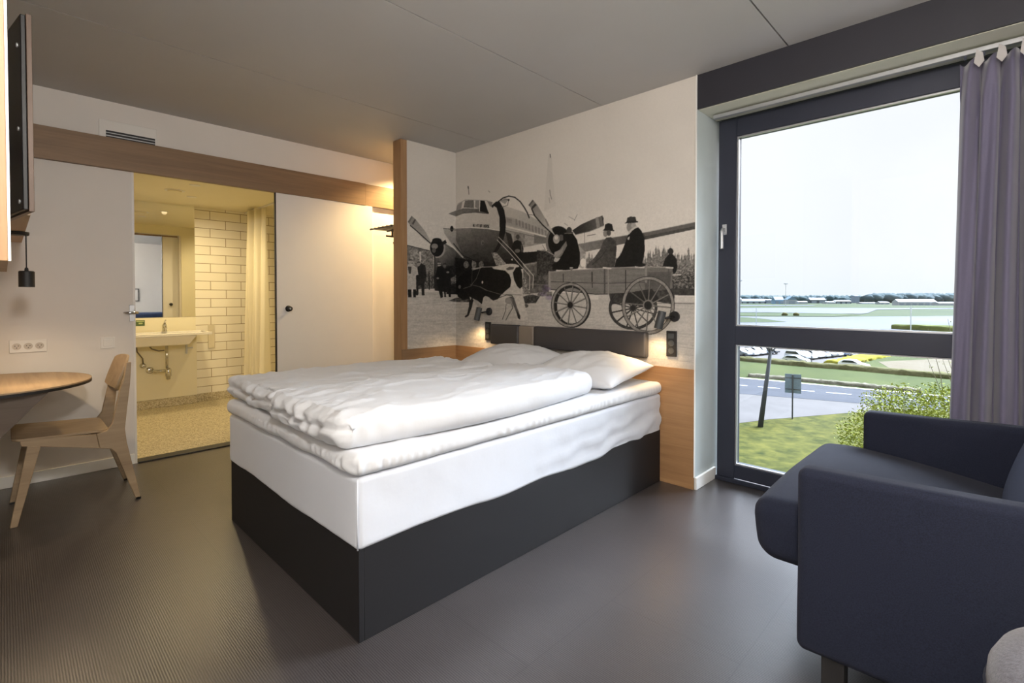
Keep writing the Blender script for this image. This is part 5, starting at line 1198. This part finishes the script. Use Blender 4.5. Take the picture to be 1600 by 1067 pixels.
# bushes by the taxiway
for (u, v, lab) in ((1226, 493.5, 'left of two small dark bushes on the airfield grass'), (1244, 493.7, 'right of two small dark bushes on the airfield grass'), (1151.5, 493, 'small dark bush at the left edge of the airfield grass')):
    x, y = G(u, v); bm = bmesh.new(); bmesh.ops.create_icosphere(bm, subdivisions=2, radius=1.0, matrix=Matrix.Translation((x, y, GZ+.9))@Matrix.Diagonal((1.9, 1.9, 1.5, 1)))
    for v_ in bm.verts: v_.co += Vector((noise.noise(v_.co*1.3), noise.noise(v_.co*1.7), noise.noise(v_.co*1.1)))*.4
    tag(obj('field_bush', bm, M['hedgeb'], smooth=True), lab, 'bush')
# ------------------------------------------------------------------ parked cars
M['tyre'] = mat('black_tyre', (24, 24, 26), .8); M['carglass'] = mat('dark_car_glass', (28, 34, 42), .1, coat=.5)
CARM = {k: mat(k+'_car_paint', v, .25, metal=.3, coat=.6) for k, v in dict(silver=(178, 182, 188), white=(226, 228, 230), grey=(112, 118, 128), black=(40, 44, 52), blue=(84, 100, 130)).items()}
def car_proto(kind, long_=4.2):
    t = empty('parked_car', (0, 0, 0)); hl = long_/2
    if kind == 'suv': up = [(-hl, .55), (-hl+.05, 1.0), (-hl+.25, 1.52), (-hl+.6, 1.62), (.25, 1.62), (.95, 1.08), (hl-.15, .92), (hl, .7), (hl, .35), (-hl, .35)]; gl = [(-hl+.30, 1.05), (-hl+.42, 1.50), (.2, 1.52), (.80, 1.08)]
    else: up = [(-hl, .50), (-hl+.05, .88), (-hl+.55, 1.28), (-hl+1.1, 1.42), (.15, 1.42), (.95, .98), (hl-.15, .82), (hl, .6), (hl, .28), (-hl, .28)]; gl = [(-hl+.55, .92), (-hl+.90, 1.30), (.10, 1.34), (.78, .98)]
    obj('body', prism(bmesh.new(), up, 1, -.84, .84), CARM['silver'], t, bevel=.10, seg=2)
    obj('side_windows', prism(bmesh.new(), gl, 1, -.86, .86), M['carglass'], t)
    a, b = up[4], up[5]; bm = bmesh.new(); off = .012
    for (p, q) in ((up[4], up[5]), (up[2], up[1]) if kind == 'suv' else (up[3], up[2])):
        p = Vector((p[0], 0, p[1])); q = Vector((q[0], 0, q[1])); d = q-p; n = Vector((0, 1, 0)).cross(d).normalized()
        if n.z < 0: n = -n
        s = p+d*.12+n*off; e_ = p+d*.88+n*off; vs = [bm.verts.new(s+Vector((0, k*.66, 0))) for k in (-1, 1)]+[bm.verts.new(e_+Vector((0, k*.74, 0))) for k in (1, -1)]; bm.faces.new(vs)
    obj('windscreen', bm, M['carglass'], t)
    for x in (-hl+.78, hl-.82):
        for s in (-1, 1): obj('wheel', lathe(bmesh.new(), (x, s*.70, .31), [(.31, 0), (.31, .2*1)] , 14, (0, s*1.0, 0)), M['tyre'], t)
    return t
P_ = {k: car_proto(k) for k in ('suv', 'hatch')}; used = {'suv': False, 'hatch': False}
def put_car(u, v, kind, colr, hd, label):
    src = P_[kind]
    if used[kind]:
        t = src.copy(); COL.objects.link(t)
        for chd in list(src.children):
            c2 = chd.copy(); COL.objects.link(c2); c2.parent = t
            if chd.name.startswith('body'): c2.data = chd.data.copy(); c2.data.materials[0] = CARM[colr]
    else:
        t = src; used[kind] = True
        for chd in t.children:
            if chd.name.startswith('body'): chd.data.materials[0] = CARM[colr]
    global _last
    _last = t
    x, y = G(u, v); t.location = (x, y, GZ+.075); t.rotation_euler = (0, 0, math.radians(hd)); tag(t, label, 'car', 'cars in the hotel car park')
def row(u, v, n, sp, dirdeg, hd, specs):
    x, y = G(u, v); a = math.radians(dirdeg)
    for i, (k, c_, l_) in enumerate(specs): put_at(x+i*sp*math.cos(a), y+i*sp*math.sin(a), k, c_, hd, l_)
def put_at(x, y, kind, colr, hd, label):
    put_car(800, 600, kind, colr, hd, label)
    _last.location = (x, y, GZ+.075)
row(1157, 556.5, 5, 2.25, 74, -14, [('hatch', 'grey', 'grey low car, first of the left-hand row by the window frame'), ('hatch', 'white', 'white low car, second of the left-hand row'), ('suv', 'white', 'white tall car in the middle of the left-hand row'), ('suv', 'grey', 'grey tall car, fourth of the left-hand row'), ('suv', 'black', 'black car at the right end of the left-hand row, next to the leaning tree')])
row(1246, 562, 8, 2.25, 74, -16, [('suv', 'silver', 'silver tall car at the left end of the right-hand row'), ('hatch', 'white', 'white low car just behind the silver tall one'), ('suv', 'white', 'white tall car, third of the right-hand row'), ('hatch', 'silver', 'silver car, fourth of the right-hand row'), ('hatch', 'grey', 'grey low car, fifth of the right-hand row'), ('hatch', 'white', 'white car, sixth of the right-hand row'), ('hatch', 'blue', 'bluish car, last but one of the right-hand row'), ('hatch', 'white', 'white car at the far end of the right-hand row')])
put_car(1244, 568.0, 'hatch', 'silver', -8, 'silver low car in front of the right-hand row, nearest the brown hedge')
put_car(1334, 576.2, 'hatch', 'white', -10, 'white car parked alone between the yellow and the brown hedge')
